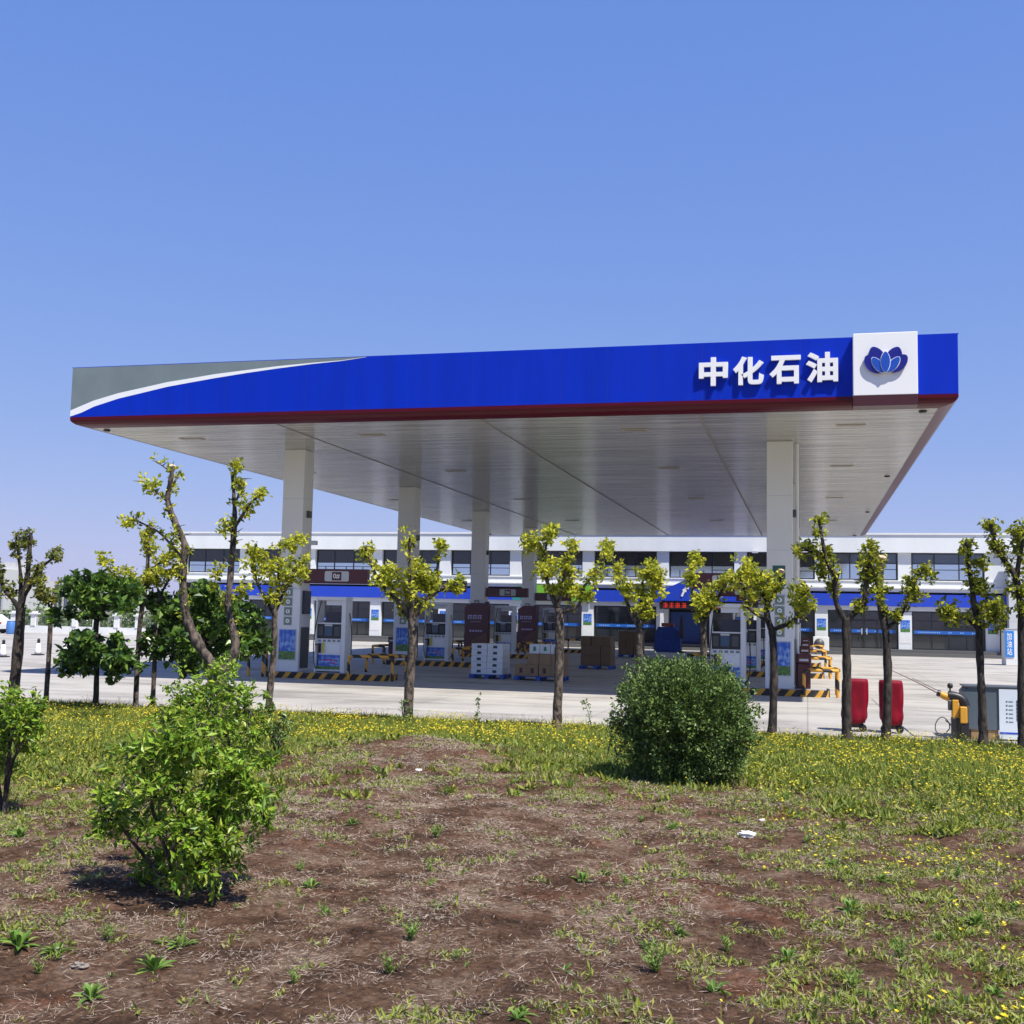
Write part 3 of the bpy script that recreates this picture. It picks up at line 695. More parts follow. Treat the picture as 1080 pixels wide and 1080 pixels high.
mb = MB(); mb.box(BX0, BX1+.1, BY-.32, BY-.25, 8.0, 8.12); mb.box(BX0, BX1, BY-.06, BY-.001, 4.90, 4.97); bb_(mb, 'coping', WHITE)
mb = MB(); mb.box(BX0, BX1, BY-.22, BY-.001, 4.42, 4.50); bb_(mb, 'white_ledge', WHITE)
mb = MB(); mb.box(BX0+3.5, -20.6, BY-.20, BY-.002, 3.24, 4.05); mb.box(-15.1, -14.9, BY-.20, BY-.002, 3.24, 4.05); mb.box(-14.7, BX1, BY-.20, BY-.002, 3.24, 4.05)
bb_(mb, 'blue_band', BLUE2)
mb = MB(); mb.box(-20.59, -19.6, BY-.20, BY-.002, 3.24, 4.05); bb_(mb, 'teal_band', mat('teal', (.02,.22,.24), .5))
a = at(597, 630, BY).x; b_ = at(625.5, 630, BY).x
mb = MB(); mb.box(a-3.2, b_-.02, BY-.26, BY-.204, 3.22, 4.35); g = bb_(mb, 'green_shop_sign', mat('lime', (.16,.42,.03), .5))
mb = MB(); mb.lathe([(.22, -.01), (.22, .01)], 0, 0, 16)
dd = mb.build('round_mark', mat('dark_green', (.01,.09,.04), .5), g); dd.rotation_euler.x = math.pi/2; dd.location = (at(606, 629, BY).x-O2[0], BY-.275-O2[1], 3.75)
for p in PIERS:
    mb = MB(); mb.box(p-PW, p+PW, BY+.001, BY+.9, .42, 2.948); bb_(mb, 'lower_pier', BLD)
    mb = MB(); mb.box(p-PW, p+PW, BY+.03, BY+.9, 4.982, 6.818); bb_(mb, 'upper_pier', BLD)
mb = MB(); mb.box(BX0, BX1, BY-1.2, BY+12, 0.0, .20); mb.box(BX0, BX1, BY-.6, BY+12, .20, .42); bb_(mb, 'base_steps', mat('step_grey', (.10,.10,.10), .7))
# windows
def window(x0, x1, z0, z1, cols, tz, kind, y=BY+.35):
    mb = MB(); fw = .06
    mb.box(x0, x0+fw, y-.06, y+.06, z0, z1); mb.box(x1-fw, x1, y-.06, y+.06, z0, z1)
    mb.box(x0+fw, x1-fw, y-.06, y+.06, z0, z0+fw); mb.box(x0+fw, x1-fw, y-.06, y+.06, z1-fw, z1)
    for c in cols: mb.box(c-.035, c+.035, y-.05, y+.05, z0+fw, z1-fw)
    if tz: mb.box(x0+fw, x1-fw, y-.045, y+.045, tz-.03, tz+.03)
    if kind == 'up':
        cc = [x0]+cols+[x1]
        for a, b in zip(cc, cc[1:]):
            m_ = a+(b-a)*random.choice([.35, .5, .62])
            if random.random() < .7: mb.box(m_-.025, m_+.025, y-.04, y+.04, z0+fw, z0+(tz-z0)*.62)
            if random.random() < .7: mb.box(a+.03, b-.03, y-.035, y+.035, z0+(tz-z0)*.62, z0+(tz-z0)*.62+.045)
    f = bb_(mb, 'window', FRAME)
    mb = MB()
    if kind == 'up':
        mb.box(x0+.02, x1-.02, y-.008, y+.008, z0+.02, tz); g_ = mb.build('pane', GLASS_U, f, O2)
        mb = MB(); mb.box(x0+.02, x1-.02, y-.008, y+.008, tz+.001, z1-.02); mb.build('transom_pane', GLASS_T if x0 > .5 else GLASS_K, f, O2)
    else:
        mb.box(x0+.02, x1-.02, y-.008, y+.008, z0+.02, z1-.02); mb.build('pane', GLASS_D, f, O2)
        mb = MB(); mb.box(x0+.1, x1-.1, y-.069, y-.061, z0+1.02, z0+1.24); mb.build('blue_glass_strip', mat('strip_blue', (.01,.10,.42), .4), f, O2)
        mb = MB(); x = x0+.35
        while x < x1-.5:
            mb.box(x, x+.07, y-.074, y-.070, z0+1.09, z0+1.17); x += .13 if random.random() < .8 else .6
        mb.build('strip_lettering', mat('strip_text', (.25,.42,.75), .5), f, O2)
    return f
for i, (p, q) in enumerate(zip(PIERS, PIERS[1:])):
    x0, x1 = p+PW, q-PW
    if abs(p-11.68) < .3: 
        mb = MB(); mb.box(x0+.0, x1, BY+.03, BY+.9, 4.983, 6.817); bb_(mb, 'blind_wall', BLD)
    else:
        wd = x1-x0; window(x0+.05, x1-.05, 5.0, 6.80, [x0+wd*.32, x0+wd*.66], 6.1 if x0 > .5 else 5.85, 'up')
    if -10 < p < -4.5: continue                           # the entrance bay
    wd = x1-x0
    window(x0+.05, x1-.05, .44, 2.93, [x0+wd*.28, x0+wd*.52, x0+wd*.76], 2.32, 'down')
# glass entrance doors in the bay right of the canopy
dx0 = at(897, 660, BY).x; dx1 = at(926.5, 660, BY).x
mb = MB(); xm = (dx0+dx1)/2
for a, b in ((dx0, dx0+.08), (xm-.05, xm+.05), (dx1-.08, dx1)): mb.box(a, b, BY+.22, BY+.285, .45, 2.30)
mb.box(dx0+.08, dx1-.08, BY+.225, BY+.28, 2.22, 2.30)
dr = bb_(mb, 'entrance_door', FRAME)
for s in (-1, 1):
    mb = MB(); mb.box(xm+s*.16-.03, xm+s*.16+.03, BY+.16, BY+.20, 1.35, 1.75); mb.build('handle', LGREY, dr, O2)
# posters on the piers
for p in PIERS[2:13]:
    if abs(p+9.8) < .2: continue
    mb = MB(); mb.box(p-.30, p+.30, BY-.012, BY-.002, 1.55, 2.35)
    mb.build('pier_poster', POSTER, bl, O2)
    mb = MB(); mb.box(p-.36, p+.36, BY-.0095, BY-.0015+.001, .80, 1.5485); bb_(mb, 'pier_notice', WHITE)
# security lamps on parapet
for u in (796, 649+270):
    c = at(u, 588, BY-.6)
    mb = MB(); mb.box(c.x-.2, c.x+.2, BY-.7, BY-.4, 6.70, 6.86, b=.02); mb.box(c.x-.04, c.x+.04, BY-.4, BY-.25, 6.75, 6.90); bb_(mb, 'floodlight', LGREY)
# entrance gable with the lit red ticker
ea = at(695, 636, BY-1.6).x; eb = at(800, 636, BY-1.6).x; ex = (ea+eb)/2; y0 = BY-1.8
mb = MB()
pts = [(ea, 3.35), (eb, 3.35), (eb, 3.62), (ex+1.8, 4.75), (ex-1.6, 4.75), (ea+.35, 4.1), (ea, 3.62)]
mb.prism(pts, y0, BY-.262, 'y'); gb = bb_(mb, 'entrance_gable', BLUE2)
text('lettering', 'f', SIGNW, bl, (at(722, 629, y0).x-O2[0], y0-.03-O2[1], 3.98), h=.75, depth=.05, bold=.02).rotation_euler.y = R(25)
mb = MB(); mb.box(ea+.05, eb-.05, y0+.1, BY-.27, 2.78, 3.345); tk = bb_(mb, 'ticker_display', BLACK)
mb = MB(); x = ea+.3; random.seed(3)
while x < eb-.5:
    n = random.choice([1, 1, 0])
    if n or random.random() < .6:
        for q in range(3): mb.box(x, x+.30, y0+.085, y0+.098, 2.89+q*.13, 2.93+q*.13)
        mb.box(x+.13, x+.18, y0+.080, y0+.084, 2.88, 3.24)
        if random.random() < .5: mb.box(x+.02, x+.06, y0+.080, y0+.084, 2.90, 3.18)
        if random.random() < .5: mb.box(x+.24, x+.28, y0+.080, y0+.084, 2.90, 3.18)
    x += .42
mb.build('red_characters', mat('led_red', (.3,.01,.005), .5, emit=(1,.05,.02), es=.3), tk, O2)
for x in (ea+.2, eb-.2):
    mb = MB(); mb.box(x-.12, x+.12, y0+.2, y0+.44, .21, 2.78); bb_(mb, 'porch_column', BLD)
mb = MB(); mb.box(ea+.6, ea+2.6, BY+.30, BY+.34, .45, 2.6); bb_(mb, 'blue_window_print', mat('print_deepblue', (.015,.05,.22), .3))
mb = MB(); mb.box(ea+2.8, eb-.6, BY+.30, BY+.34, .45, 2.6); bb_(mb, 'glass_front', GLASS_D)
# right end wing
a = at(1064, 650, BY-1).x
mb = MB(); mb.box(a, BX1-.01, BY-1.1, BY-.27, .421, 6.5); bb_(mb, 'right_wing', mat('siding', (.5,.52,.53), .6, var=.05, scale=1))
mb = MB()
for z in (1.4, 2.4, 3.0, 4.3, 5.3): mb.box(a-.002, BX1-.02, BY-1.106, BY-1.101, z, z+.03)
bb_(mb, 'wing_grooves', LGREY)

# air conditioner outside
p = at(866, 684, BY-2.2)
ac = empty('air_conditioner', (p.x, BY-2.2, .2), 'white outdoor air conditioner unit against the shop wall', 'air conditioner'); L = tuple(ac.location)
mb = MB(); mb.box(p.x-.5, p.x+.5, BY-2.4, BY-2.0, .25, 1.15, b=.02); mb.build('case', WHITE, ac, L)
mb = MB(); mb.lathe([(.33, -.01), (.33, .01)], 0, 0, 20); g = mb.build('fan_grille', DGREY, ac); g.rotation_euler.x = math.pi/2; g.location = (-.12, -.212, .50)
mb = MB(); mb.box(p.x-.4, p.x-.3, BY-2.4, BY-2.0, .0, .249); mb.box(p.x+.3, p.x+.4, BY-2.4, BY-2.0, .0, .249); mb.build('feet', DGREY, ac, L)
# white cabinet with blue vertical sign at right
p = at(1069, 703, 66.6); q = at(1061, 703, 66.6)
wc = empty('equipment_cabinet', (q.x+1, 66.6, 0), 'white cabinet with a blue vertical sign at the far right of the forecourt', 'cabinet'); L = tuple(wc.location)
mb = MB(); mb.box(q.x, q.x+3.2, 66.6, 68, 0, 1.95, b=.02); mb.build('cabinet_body', WHITE, wc, L)
mb = MB(); mb.box(q.x-.04, q.x+.42, 66.56, 66.597, .45, 1.85); sg = mb.build('blue_sign', mat('sign_blue', (.02,.20,.60), .4), wc, L)
text('sign_lettering', '加\n油\n站', SIGNW, wc, (q.x+.19-L[0], 66.555-L[1], 1.15), w=.26, h=1.2, depth=.006, bold=.01)
mb = MB(); mb.box(q.x-.03, q.x+3.23, 66.57, 68.03, 1.953, 2.0); mb.build('cabinet_roof', LGREY, wc, L)
# display stand and folded umbrella near the entrance
p = at(706, 690, 74); o = empty('display_stand', (p.x, 74, 0), 'blue cloth covered display table in front of the shop entrance', 'display table'); L = tuple(o.location)
mb = MB()
mb.prism([(p.x-.95, .02), (p.x+.75, .02), (p.x+.68, 1.35), (p.x+.2, 1.62), (p.x-.7, 1.6), (p.x-.88, 1.2)], 73.6, 74.4, 'y'); mb.build('blue_cloth', mat('cloth_blue', (.015,.06,.32), .8, var=.3, scale=3, bump=.6, bscale=4), o, L)
mb = MB(); mb.box(p.x-.5, p.x+.3, 73.7, 74.2, 1.621, 1.85, b=.03); mb.build('boxed_goods', mat('goods', (.35,.08,.05), .6, var=.6, scale=7), o, L)
p = at(720, 690, 74); o = empty('folded_umbrella', (p.x, 73.2, 0), 'dark folded parasol standing beside the blue display table', 'parasol'); L = tuple(o.location)
mb = MB(); mb.tube([(p.x, 73.2, .05), (p.x, 73.2, 2.5)], .03); mb.build('pole', DGREY, o, L)
mb = MB(); mb.lathe([(.10, .9), (.20, 1.0), (.16, 1.6), (.10, 2.1), (.03, 2.4)], p.x, 73.2, 10); mb.build('cloth', mat('umbrella_dark', (.03,.02,.05), .7), o, L)
mb = MB(); mb.lathe([(.3, 0), (.3, .08), (.05, .12)], p.x, 73.2, 14); mb.build('base', BLACK, o, L)

# ------------------------------------------------------------------ objects at the right: covers, machine, cabinet
def draped(cx, cyy, wx, wy, h, name, label, lean):
    o = empty(name, (cx, cyy, 0), label, 'covered trolley', 'red covered trolleys beside the trees'); L = tuple(o.location)
    mb = MB(); seg = 36; rows_ = 16; vs = []; fs = []
    for i in range(rows_+1):
        t = i/rows_; z = .20+t*(h-.20); sc = (.82+.18*math.sin(min(1, t*1.5)*math.pi/2)) * (1-.0*t)
        if t > .93: sc *= 1-(t-.93)*1.0
        for k in range(seg):
            a = 2*math.pi*k/seg; ca, sa = math.cos(a), math.sin(a)
            e_ = .5; sx = abs(ca)**e_*(1 if ca > 0 else -1); sy = abs(sa)**e_*(1 if sa > 0 else -1)
            f = 1+.07*math.sin(a*7+t*3+lean)*(.4+.6*(1-t))+.05*math.sin(a*12-t*6)*(1-t*.5)+.10*math.exp(-((t-.12)/.12)**2)
            zz = z + (.04*math.sin(a*5+lean) if i == 0 else 0)
            vs.append((cx+lean*.06*t+sx*wx/2*sc*f, cyy+sy*wy/2*sc*f, zz))
        if i: fs += [((i-1)*seg+k, (i-1)*seg+(k+1) % seg, i*seg+(k+1) % seg, i*seg+k) for k in range(seg)]
    fs.append([rows_*seg+k for k in range(seg)]); fs.append(list(range(seg))[::-1])
    mb.add(vs, fs, 0, True); mb.build('red_cover', CLOTH, o, L)
    for s in (-1, 1):
        mb = MB(); mb.lathe([(.06, -.02), (.075, -.015), (.075, .015), (.06, .02)], 0, 0, 18); wl = mb.build('wheel', BLACK, o); wl.rotation_euler = (math.pi/2, 0, math.pi/2*.3); wl.location = (s*wx*.33, -.06, .077)
    mb = MB(); mb.box(cx-wx*.36, cx+wx*.36, cyy-.05, cyy+.05, .08, .19); mb.build('axle', BLACK, o, L)
    return o
a = at(887, 745, 23.9).x; b = at(914.5, 745, 23.9).x
draped((a+b)/2, 23.9, b-a, .42, 1.03, 'covered_trolley', 'trolley under a bright red cloth cover, left one of the red pair', 0.4)
a = at(928, 745, 23.9).x; b = at(953, 745, 23.9).x
draped((a+b)/2, 23.9, b-a, .42, 1.02, 'covered_trolley', 'trolley under a red cloth cover, right one beside the bare sawn trunk', -.3)
YM = 23.2
def mp(u, v, Y=YM): return at(u, v, Y)
p = mp(1013, 775); o = empty('barrier_machine', (p.x, YM, 0), 'yellow and black machine with round knob and curved arm left of the grey cabinet', 'machine'); L = tuple(o.location)
def bx(mb, u0, u1, v0, v1, dy0=-.12, dy1=.12, b=.01):
    p0 = mp(u0, v1); p1 = mp(u1, v0); mb.box(p0.x, p1.x, YM+dy0, YM+dy1, max(.005, p0.z), p1.z, b=b)
mb = MB(); bx(mb, 1003.5, 1011, 757, 777, -.12, .10); bx(mb, 1012.5, 1021, 762, 778, -.16, .14); mb.build('black_base', BLACK, o, L)
mb = MB(); bx(mb, 1004, 1010.5, 738, 757, -.10, .10); mb.build('yellow_column', YELLOW, o, L)
mb = MB(); bx(mb, 1011.5, 1019, 745, 762, -.18, .12, .015); mb.build('yellow_box', YELLOW, o, L)
mb = MB(); bx(mb, 1019.05, 1021, 744, 762, -.17, .11, .008); mb.build('side_plate', DGREY, o, L)
mb = MB(); bx(mb, 1000, 1003.4, 739, 749, -.06, .06, .005); mb.build('side_plate', DGREY, o, L)
mb = MB(); pts = [mp(u, v) for u, v in ((1000,733.5),(1006,734),(1012,736),(1016.5,740),(1018.5,746))]; mb.tube(catmull([tuple(q) for q in pts], 4), .085, 10); mb.build('black_arch', BLACK, o, L)
mb = MB(); pts = [mp(u, v) for u, v in ((990,731),(996,734),(1001,735.5))]; mb.tube([tuple(q) for q in pts], [.05, .07, .075], 10); mb.build('yellow_arm', YELLOW, o, L)
mb = MB(); pts = [mp(u, v) for u, v in ((988.5,730.5),(991.5,731.8))]; mb.tube([tuple(q) for q in pts], [.06, .062], 10); mb.build('arm_tip', BLACK, o, L)
mb = MB(); q = mp(1002, 723.3); mb.tube([tuple(mp(1002, 733)), tuple(q)], .015, 8)
mb.lathe([(.02, q.z-.05), (.045, q.z-.04), (.052, q.z), (.045, q.z+.035), (.02, q.z+.05)], q.x, q.y, 14); mb.build('round_knob', BLACK, o, L)
mb = MB(); hp = [mp(u, v) for u, v in ((1003,765),(996,757),(990,758),(986.5,765),(988,772),(995,774),(1001,769),(1001,763),(997,760))]
mb.tube(catmull([tuple(q) for q in hp], 5), .010, 6); mb.build('cable', DGREY, o, L)
mb = MB(); a = mp(989, 731); b = at(962, 717, 27.5); c_ = at(936, 705, 34)
mb.tube([tuple(a), tuple(b), tuple(c_)], [.012, .011, .010], 6); a2 = a+Vector((0,0,.05)); b2 = b+Vector((0,0,.04)); mb.tube([tuple(a2), tuple(b2)], .008, 6)
mb.build('boom_wire', mat('wire_brown', (.22,.14,.10), .6), o, L)
# grey cabinet with information board
YC = 23.3
x0 = at(1018, 770, YC).x; x1 = at(1100, 770, YC).x; xb = at(1054, 770, YC).x
o = empty('grey_cabinet', ((x0+x1)/2, YC, 0), 'low dark grey cabinet with a white information board on wooden blocks', 'cabinet'); L = tuple(o.location)
mb = MB(); mb.prism([(x0-.02, .19), (x1, .19), (x1, .97), (x0+.06, .97), (x0-.02, .88)], YC, YC+.7, 'y'); mb.build('case', mat('cabinet_grey', (.085,.11,.135), .45, var=.06), o, L)
mb = MB(); mb.box(xb-.6, x1+.04, YC-.03, YC+.74, .972, .995); mb.build('lid', DGREY, o, L)
for u in (1030, 1048, 1075): x = at(u, 775, YC).x; mb = MB(); mb.box(x-.09, x+.09, YC+.02, YC+.65, .0, .189); mb.build('wooden_block', mat('raw_wood', (.32,.20,.10), .8, var=.2), o, L)
mb = MB(); mb.box(xb, xb+.62, YC-.03, YC-.003, -.0+.03, .955); bd = mb.build('information_board', mat('board_white', (.60,.66,.72), .4), o, L)
mb = MB(); mb.box(xb+.004, xb+.62, YC-.036, YC-.031, .13, .16); mb.build('blue_line', BLUE2, bd, L)
mb = MB()
for k in range(6): z = .72-k*.075; mb.box(xb+.12, xb+.145, YC-.036, YC-.031, z, z+.02); mb.box(xb+.165, xb+.24, YC-.036, YC-.031, z+.004, z+.014)
for k in range(6): z = .38+k*.065; mb.box(xb+.30, xb+.46+.04*(k % 3), YC-.036, YC-.031, z, z+.05)
mb.build('board_print', mat('print_ink', (.03,.05,.10), .5), bd, L)

# ------------------------------------------------------------------ left background: balustrade, cones, car, towers
o = empty('balustrade', (-58, 78, 0), 'white balustrade with capped pillars along the far left edge of the forecourt', 'balustrade'); L = tuple(o.location)
mb = MB(); BYW = 79.0
mb.box(-75, -48.3, BYW, BYW+.3, 0, .55); mb.build('low_wall', WHITE, o, L)
x = -74.5
while x < -48.4:
    mb = MB(); mb.box(x-.2, x+.2, BYW-.05, BYW+.35, .552, 1.45); mb.box(x-.30, x+.30, BYW-.15, BYW+.45, 1.4503, 1.56); mb.box(x-.16, x+.16, BYW-.01, BYW+.31, 1.5603, 1.68); mb.build('pillar', WHITE, o, L); x += 1.87
mb = MB(); x = -75
while x < -48.3: mb.box(x-.012, x+.012, BYW+.14, BYW+.17, .552, 1.25); x += .16
mb.box(-75, -48.3, BYW+.135, BYW+.175, 1.251, 1.29); mb.build('railing', DGREY, o, L)
def cone(u, v, label):
    p = (Vector((0,0,EYE))+ray(u, v)*(-EYE/ray(u, v).z))
    o = empty('traffic_cone', (p.x, p.y, 0), label, 'traffic cone', 'white and black cones on the forecourt'); L = tuple(o.location)
    mb = MB(); mb.box(p.x-.2, p.x+.2, p.y-.2, p.y+.2, .003, .05, b=.01); mb.build('base', BLACK, o, L)
    mb = MB(); mb.lathe([(.15, .051), (.12, .2), (.07, .52)], p.x, p.y, 16); mb.build('white_sleeve', SIGNW, o, L)
    mb = MB(); mb.lathe([(.069, .521), (.055, .62), (.07, .64), (.05, .70), (.02, .72)], p.x, p.y, 16); mb.build('top', BLACK, o, L)
cone(3, 693, 'white cone with black top at the left edge behind the thick trunk'); cone(40, 691, 'white cone with black top between the thick trunk and the thin trunk'); cone(69, 690, 'white cone with black top half hidden by the dark green tree')
# parked white car, only its tail in view at the left edge
yc = 74; xc = at(5, 670, yc).x
o = empty('parked_car', (xc-2, yc, 0), 'white parked car showing only its end at the left edge', 'car'); L = tuple(o.location)
mb = MB(); prof = [(xc-4.3,.35),(xc,.35),(xc+.05,.7),(xc-.05,.98),(xc-.35,1.05),(xc-1.0,1.42),(xc-2.5,1.45),(xc-3.3,1.0),(xc-4.25,.85)]
mb.prism(prof, yc-.85, yc+.85, 'y'); body = mb.build('body', mat('car_white', (.75,.76,.78), .2, coat=1), o, L)
mb = MB(); mb.prism([(xc-.55,1.02),(xc-1.05,1.36),(xc-2.4,1.38),(xc-3.0,1.02)], yc-.856, yc+.856, 'y'); mb.build('side_window', GLASS_D, o, L)
for x in (xc-.8, xc-3.5):
    for s in (-1, 1):
        mb = MB(); mb.lathe([(.25,-.1),(.33,-.08),(.33,.08),(.25,.1)], 0, 0, 20); wl = mb.build('wheel', BLACK, o); wl.rotation_euler.x = math.pi/2; wl.location = (x-L[0], s*.80, .33)
mb = MB(); mb.box(xc-.0, xc+.055, yc-.8, yc-.5, .72, .86); mb.build('tail_lamp', mat('lamp_red', (.4,.02,.02), .3), o, L)
p = at(11, 671, 73); o = empty('blue_barrel', (p.x, 73, 0), 'small blue barrel by the white wall beside the thick trunk', 'barrel'); L = tuple(o.location)
mb = MB(); mb.lathe([(.28,.0),(.32,.08),(.33,.45),(.32,.85),(.28,.92)], p.x, 73, 18); mb.build('barrel_body', mat('barrel_blue', (.06,.17,.45), .5), o, L)
mb = MB(); mb.lathe([(.29,.921),(.30,.97),(.1,.98)], p.x, 73, 18); mb.build('barrel_lid', mat('barrel_blue2', (.05,.12,.35), .5), o, L)
# distant towers
def tower(u0, u1, vtop, Y, storeys, label):
    a = at(u0, 640, Y); b = at(u1, 640, Y); zt = at((u0+u1)/2, vtop, Y).z; wd = b.x-a.x; dp = 16
    o = empty('apartment_tower', ((a.x+b.x)/2, Y, 0), label, 'apartment building', 'distant apartment towers'); L = tuple(o.location)
    mb = MB(); mb.box(a.x, b.x, Y, Y+dp, 0, zt); mb.build('wall', mat('tower_wall', (.50,.50,.50), .7), o, L)
    mb = MB(); mb.box(a.x+wd*.35, a.x+wd*.65, Y+3, Y+10, zt+.01, zt+3.2); mb.build('roof_house', mat('tower_wall', (.5,.5,.5)), o, L)
    n = max(2, int(wd/6)); sh = zt/storeys
    for i in range(n):
        x0 = a.x+(i+.22)*wd/n; x1 = a.x+(i+.78)*wd/n
        mb = MB()
        for k in range(storeys): mb.box(x0, x1, Y-.6, Y-.01, k*sh+sh*.35, k*sh+sh*.85)
        mb.build('window_column', mat('tower_glass', (.10,.13,.17), .3), o, L)
tw_ = [(-14,3,600,420,18),(5,14,598,430,20),(16,27,606,445,18),(30,36,612,520,20),(56,66,617,560,18),(68,76,622,560,16),(80,87,618,600,18),(98,112,630,640,14),(118,132,632,640,14),(140,152,628,660,15),(-40,-22,604,430,18)]
tl = ['tallest far tower left of the thick trunk','pale far tower left of the thick trunk','far tower right beside the thick trunk','hazy far tower between the two left trunks','hazy far tower behind the thin second trunk','low hazy tower between second trunk and dark green tree','slim hazy tower just left of the dark green tree','broad hazy block behind the dark green tree','broad hazy block right of the dark green tree','hazy block behind the paired thin trunks','far tower beyond the left edge of the photo']
for t_, lab in zip(tw_, tl): tower(*t_, label=lab)

# ------------------------------------------------------------------ vegetation
YLEAF = leafmat('young_yellow_leaf', [(.44,.46,.03), (.62,.60,.03), (.78,.74,.08), (.34,.40,.03), (.12,.18,.02), (.56,.55,.06), (.07,.11,.02)], .42)
OLEAF = leafmat('olive_leaf', [(.07,.11,.02), (.16,.19,.025), (.28,.28,.03), (.05,.08,.02), (.38,.34,.04)], .35)
GLEAF = leafmat('dark_green_leaf', [(.03,.08,.015), (.10,.19,.025), (.20,.32,.05), (.02,.05,.012), (.07,.15,.02)], .25, .32)
BLEAF = leafmat('bright_green_leaf', [(.11,.22,.02), (.19,.34,.025), (.28,.42,.03), (.04,.10,.015), (.38,.46,.05), (.07,.15,.02)], .28, .4)
CLEAF = leafmat('box_leaf', [(.035,.08,.02), (.08,.15,.03), (.17,.26,.05), (.02,.045,.014), (.24,.32,.08)], .18, .45)

def foliage(name, centres, radii, counts, m, parent, origin, size=.09, clump=11, crad=.085, flat=0.0, wr=(.5, .75)):
    """clumps of leaves scattered in balls round the centres"""
    P = []; D = []
    for c, r, n in zip(centres, radii, counts):
        k = max(1, int(n/clump)); cc = np.array(c)+rng.normal(size=(k, 3))*np.array([r, r, r])*.55
        for q in cc:
            d = rand_dirs(clump); d[:, 2] = d[:, 2]*.8+.15-flat*.5
            P.append(q+rng.normal(size=(clump, 3))*crad*.35); D.append(d)
    P = np.concatenate(P); D = np.concatenate(D); n = len(P)
    N = rand_dirs(n); N[:, 2] += .9
    L_ = size*rng.uniform(.55, 1.25, n); W_ = L_*rng.uniform(wr[0], wr[1], n)
    V, F = leaves(P, D, N, L_, W_)
    return rawmesh(name, V-np.array(origin), F, m, parent)

def limb_tube(mb, pts, r0, r1, sub=4, knob=.06):
    c = catmull(pts, sub); n = len(c)
    rad = [r0+(r1-r0)*(i/(n-1)) for i in range(n)]
    rad = [r*(1+random.uniform(-knob, knob)*1.5) for r in rad]
    mb.tube(c, rad, 9, jag=.07)

def trace(pts, Y, base=None, lean=0.0):
    """photo outline -> points at depth Y; each limb drifts in depth"""
    out = []; n = len(pts)
    for i, (u, v) in enumerate(pts):
        p = at(u, v, Y+lean*i/max(1, n-1)); out.append((p.x, p.y, p.z))
    return out
PXM = lambda Y: Y*1.0/F_PX*1.03       # metres per photo pixel at depth Y
def tree(name, label, base, Y, trunk, limbs, clumps, m, r0, barkm=BARK, leaf=.09, cat='tree', group='pollarded young trees along the edge', dens=1.0, sawn=None):
    p = trace(trunk, Y); b = p[0]; hz = H(b[0], b[1]) if b[1] < EDGE else 0
    p[0] = (b[0], b[1], hz-.08)
    o = empty(name, (b[0], b[1], hz), label, cat, group); L = tuple(o.location)
    s = PXM(Y); mb = MB()
    r0 *= .78; limb_tube(mb, p, r0*s*1.1, r0*s*.9, 5)
    mb.tube([(b[0], b[1], hz-.1), (b[0], b[1], hz+.02), (p[0][0]*.7+p[1][0]*.3, b[1], hz+.22)], [r0*s*1.6, r0*s*1.35, r0*s*1.1], 9, jag=.1)
    tips = []
    for k, (pts, ra, rb) in enumerate(limbs):
        q = trace(pts, Y, lean=random.uniform(-.35, .35)); q[0] = tuple(trace(pts[:1], Y)[0])
        lk = .66 if name == 'forked_tree' else .85; limb_tube(mb, q, ra*s*lk, rb*s*lk, 4, .1); tips.append(q)
        # short sprout spurs
        cm = catmull(q, 3)
        for c in cm[len(cm)//3:]:
            if random.random() < .6:
                d = Vector(rand_dirs(1)[0]); d.z = abs(d.z)*.7; d = d.normalized()*random.uniform(.06, .2)
                mb.tube([c, (c[0]+d.x, c[1]+d.y, c[2]+d.z)], [.012, .004], 5)
    tr = mb.build('trunk', barkm, o, L)
    if sawn:
        for (u, v, rr) in sawn:
            q = at(u, v, Y); mb = MB(); mb.tube([(q.x, q.y-.01, q.z-.03), (q.x+.01, q.y-.03, q.z+.015)], rr*s, 12); mb.build('sawn_end', CUT, tr, L)
    cs = []; rs = []; ns = []
    for (u, v, ru, rv, n) in clumps:                    # ellipse filled with small balls
        k = max(3, int(n/40))
        for _ in range(k):
            a = random.uniform(0, 2*math.pi); t = math.sqrt(random.random())*.85
            q = at(u+ru*t*math.cos(a), v+rv*t*math.sin(a), Y+random.gauss(0, min(.45, max(ru, rv)*s*.55)))
            cs.append((q.x, q.y, q.z)); rs.append(min(ru, rv)*s*.45+.03); ns.append(47*dens)
    for q in tips:
        cm = catmull(q, 3)
        for c in cm[int(len(cm)*.35):]:
            if random.random() < .8: cs.append(c); rs.append(.09); ns.append(22*dens)
    foliage('crown', cs, rs, ns, m, o, L, size=leaf)
    return o

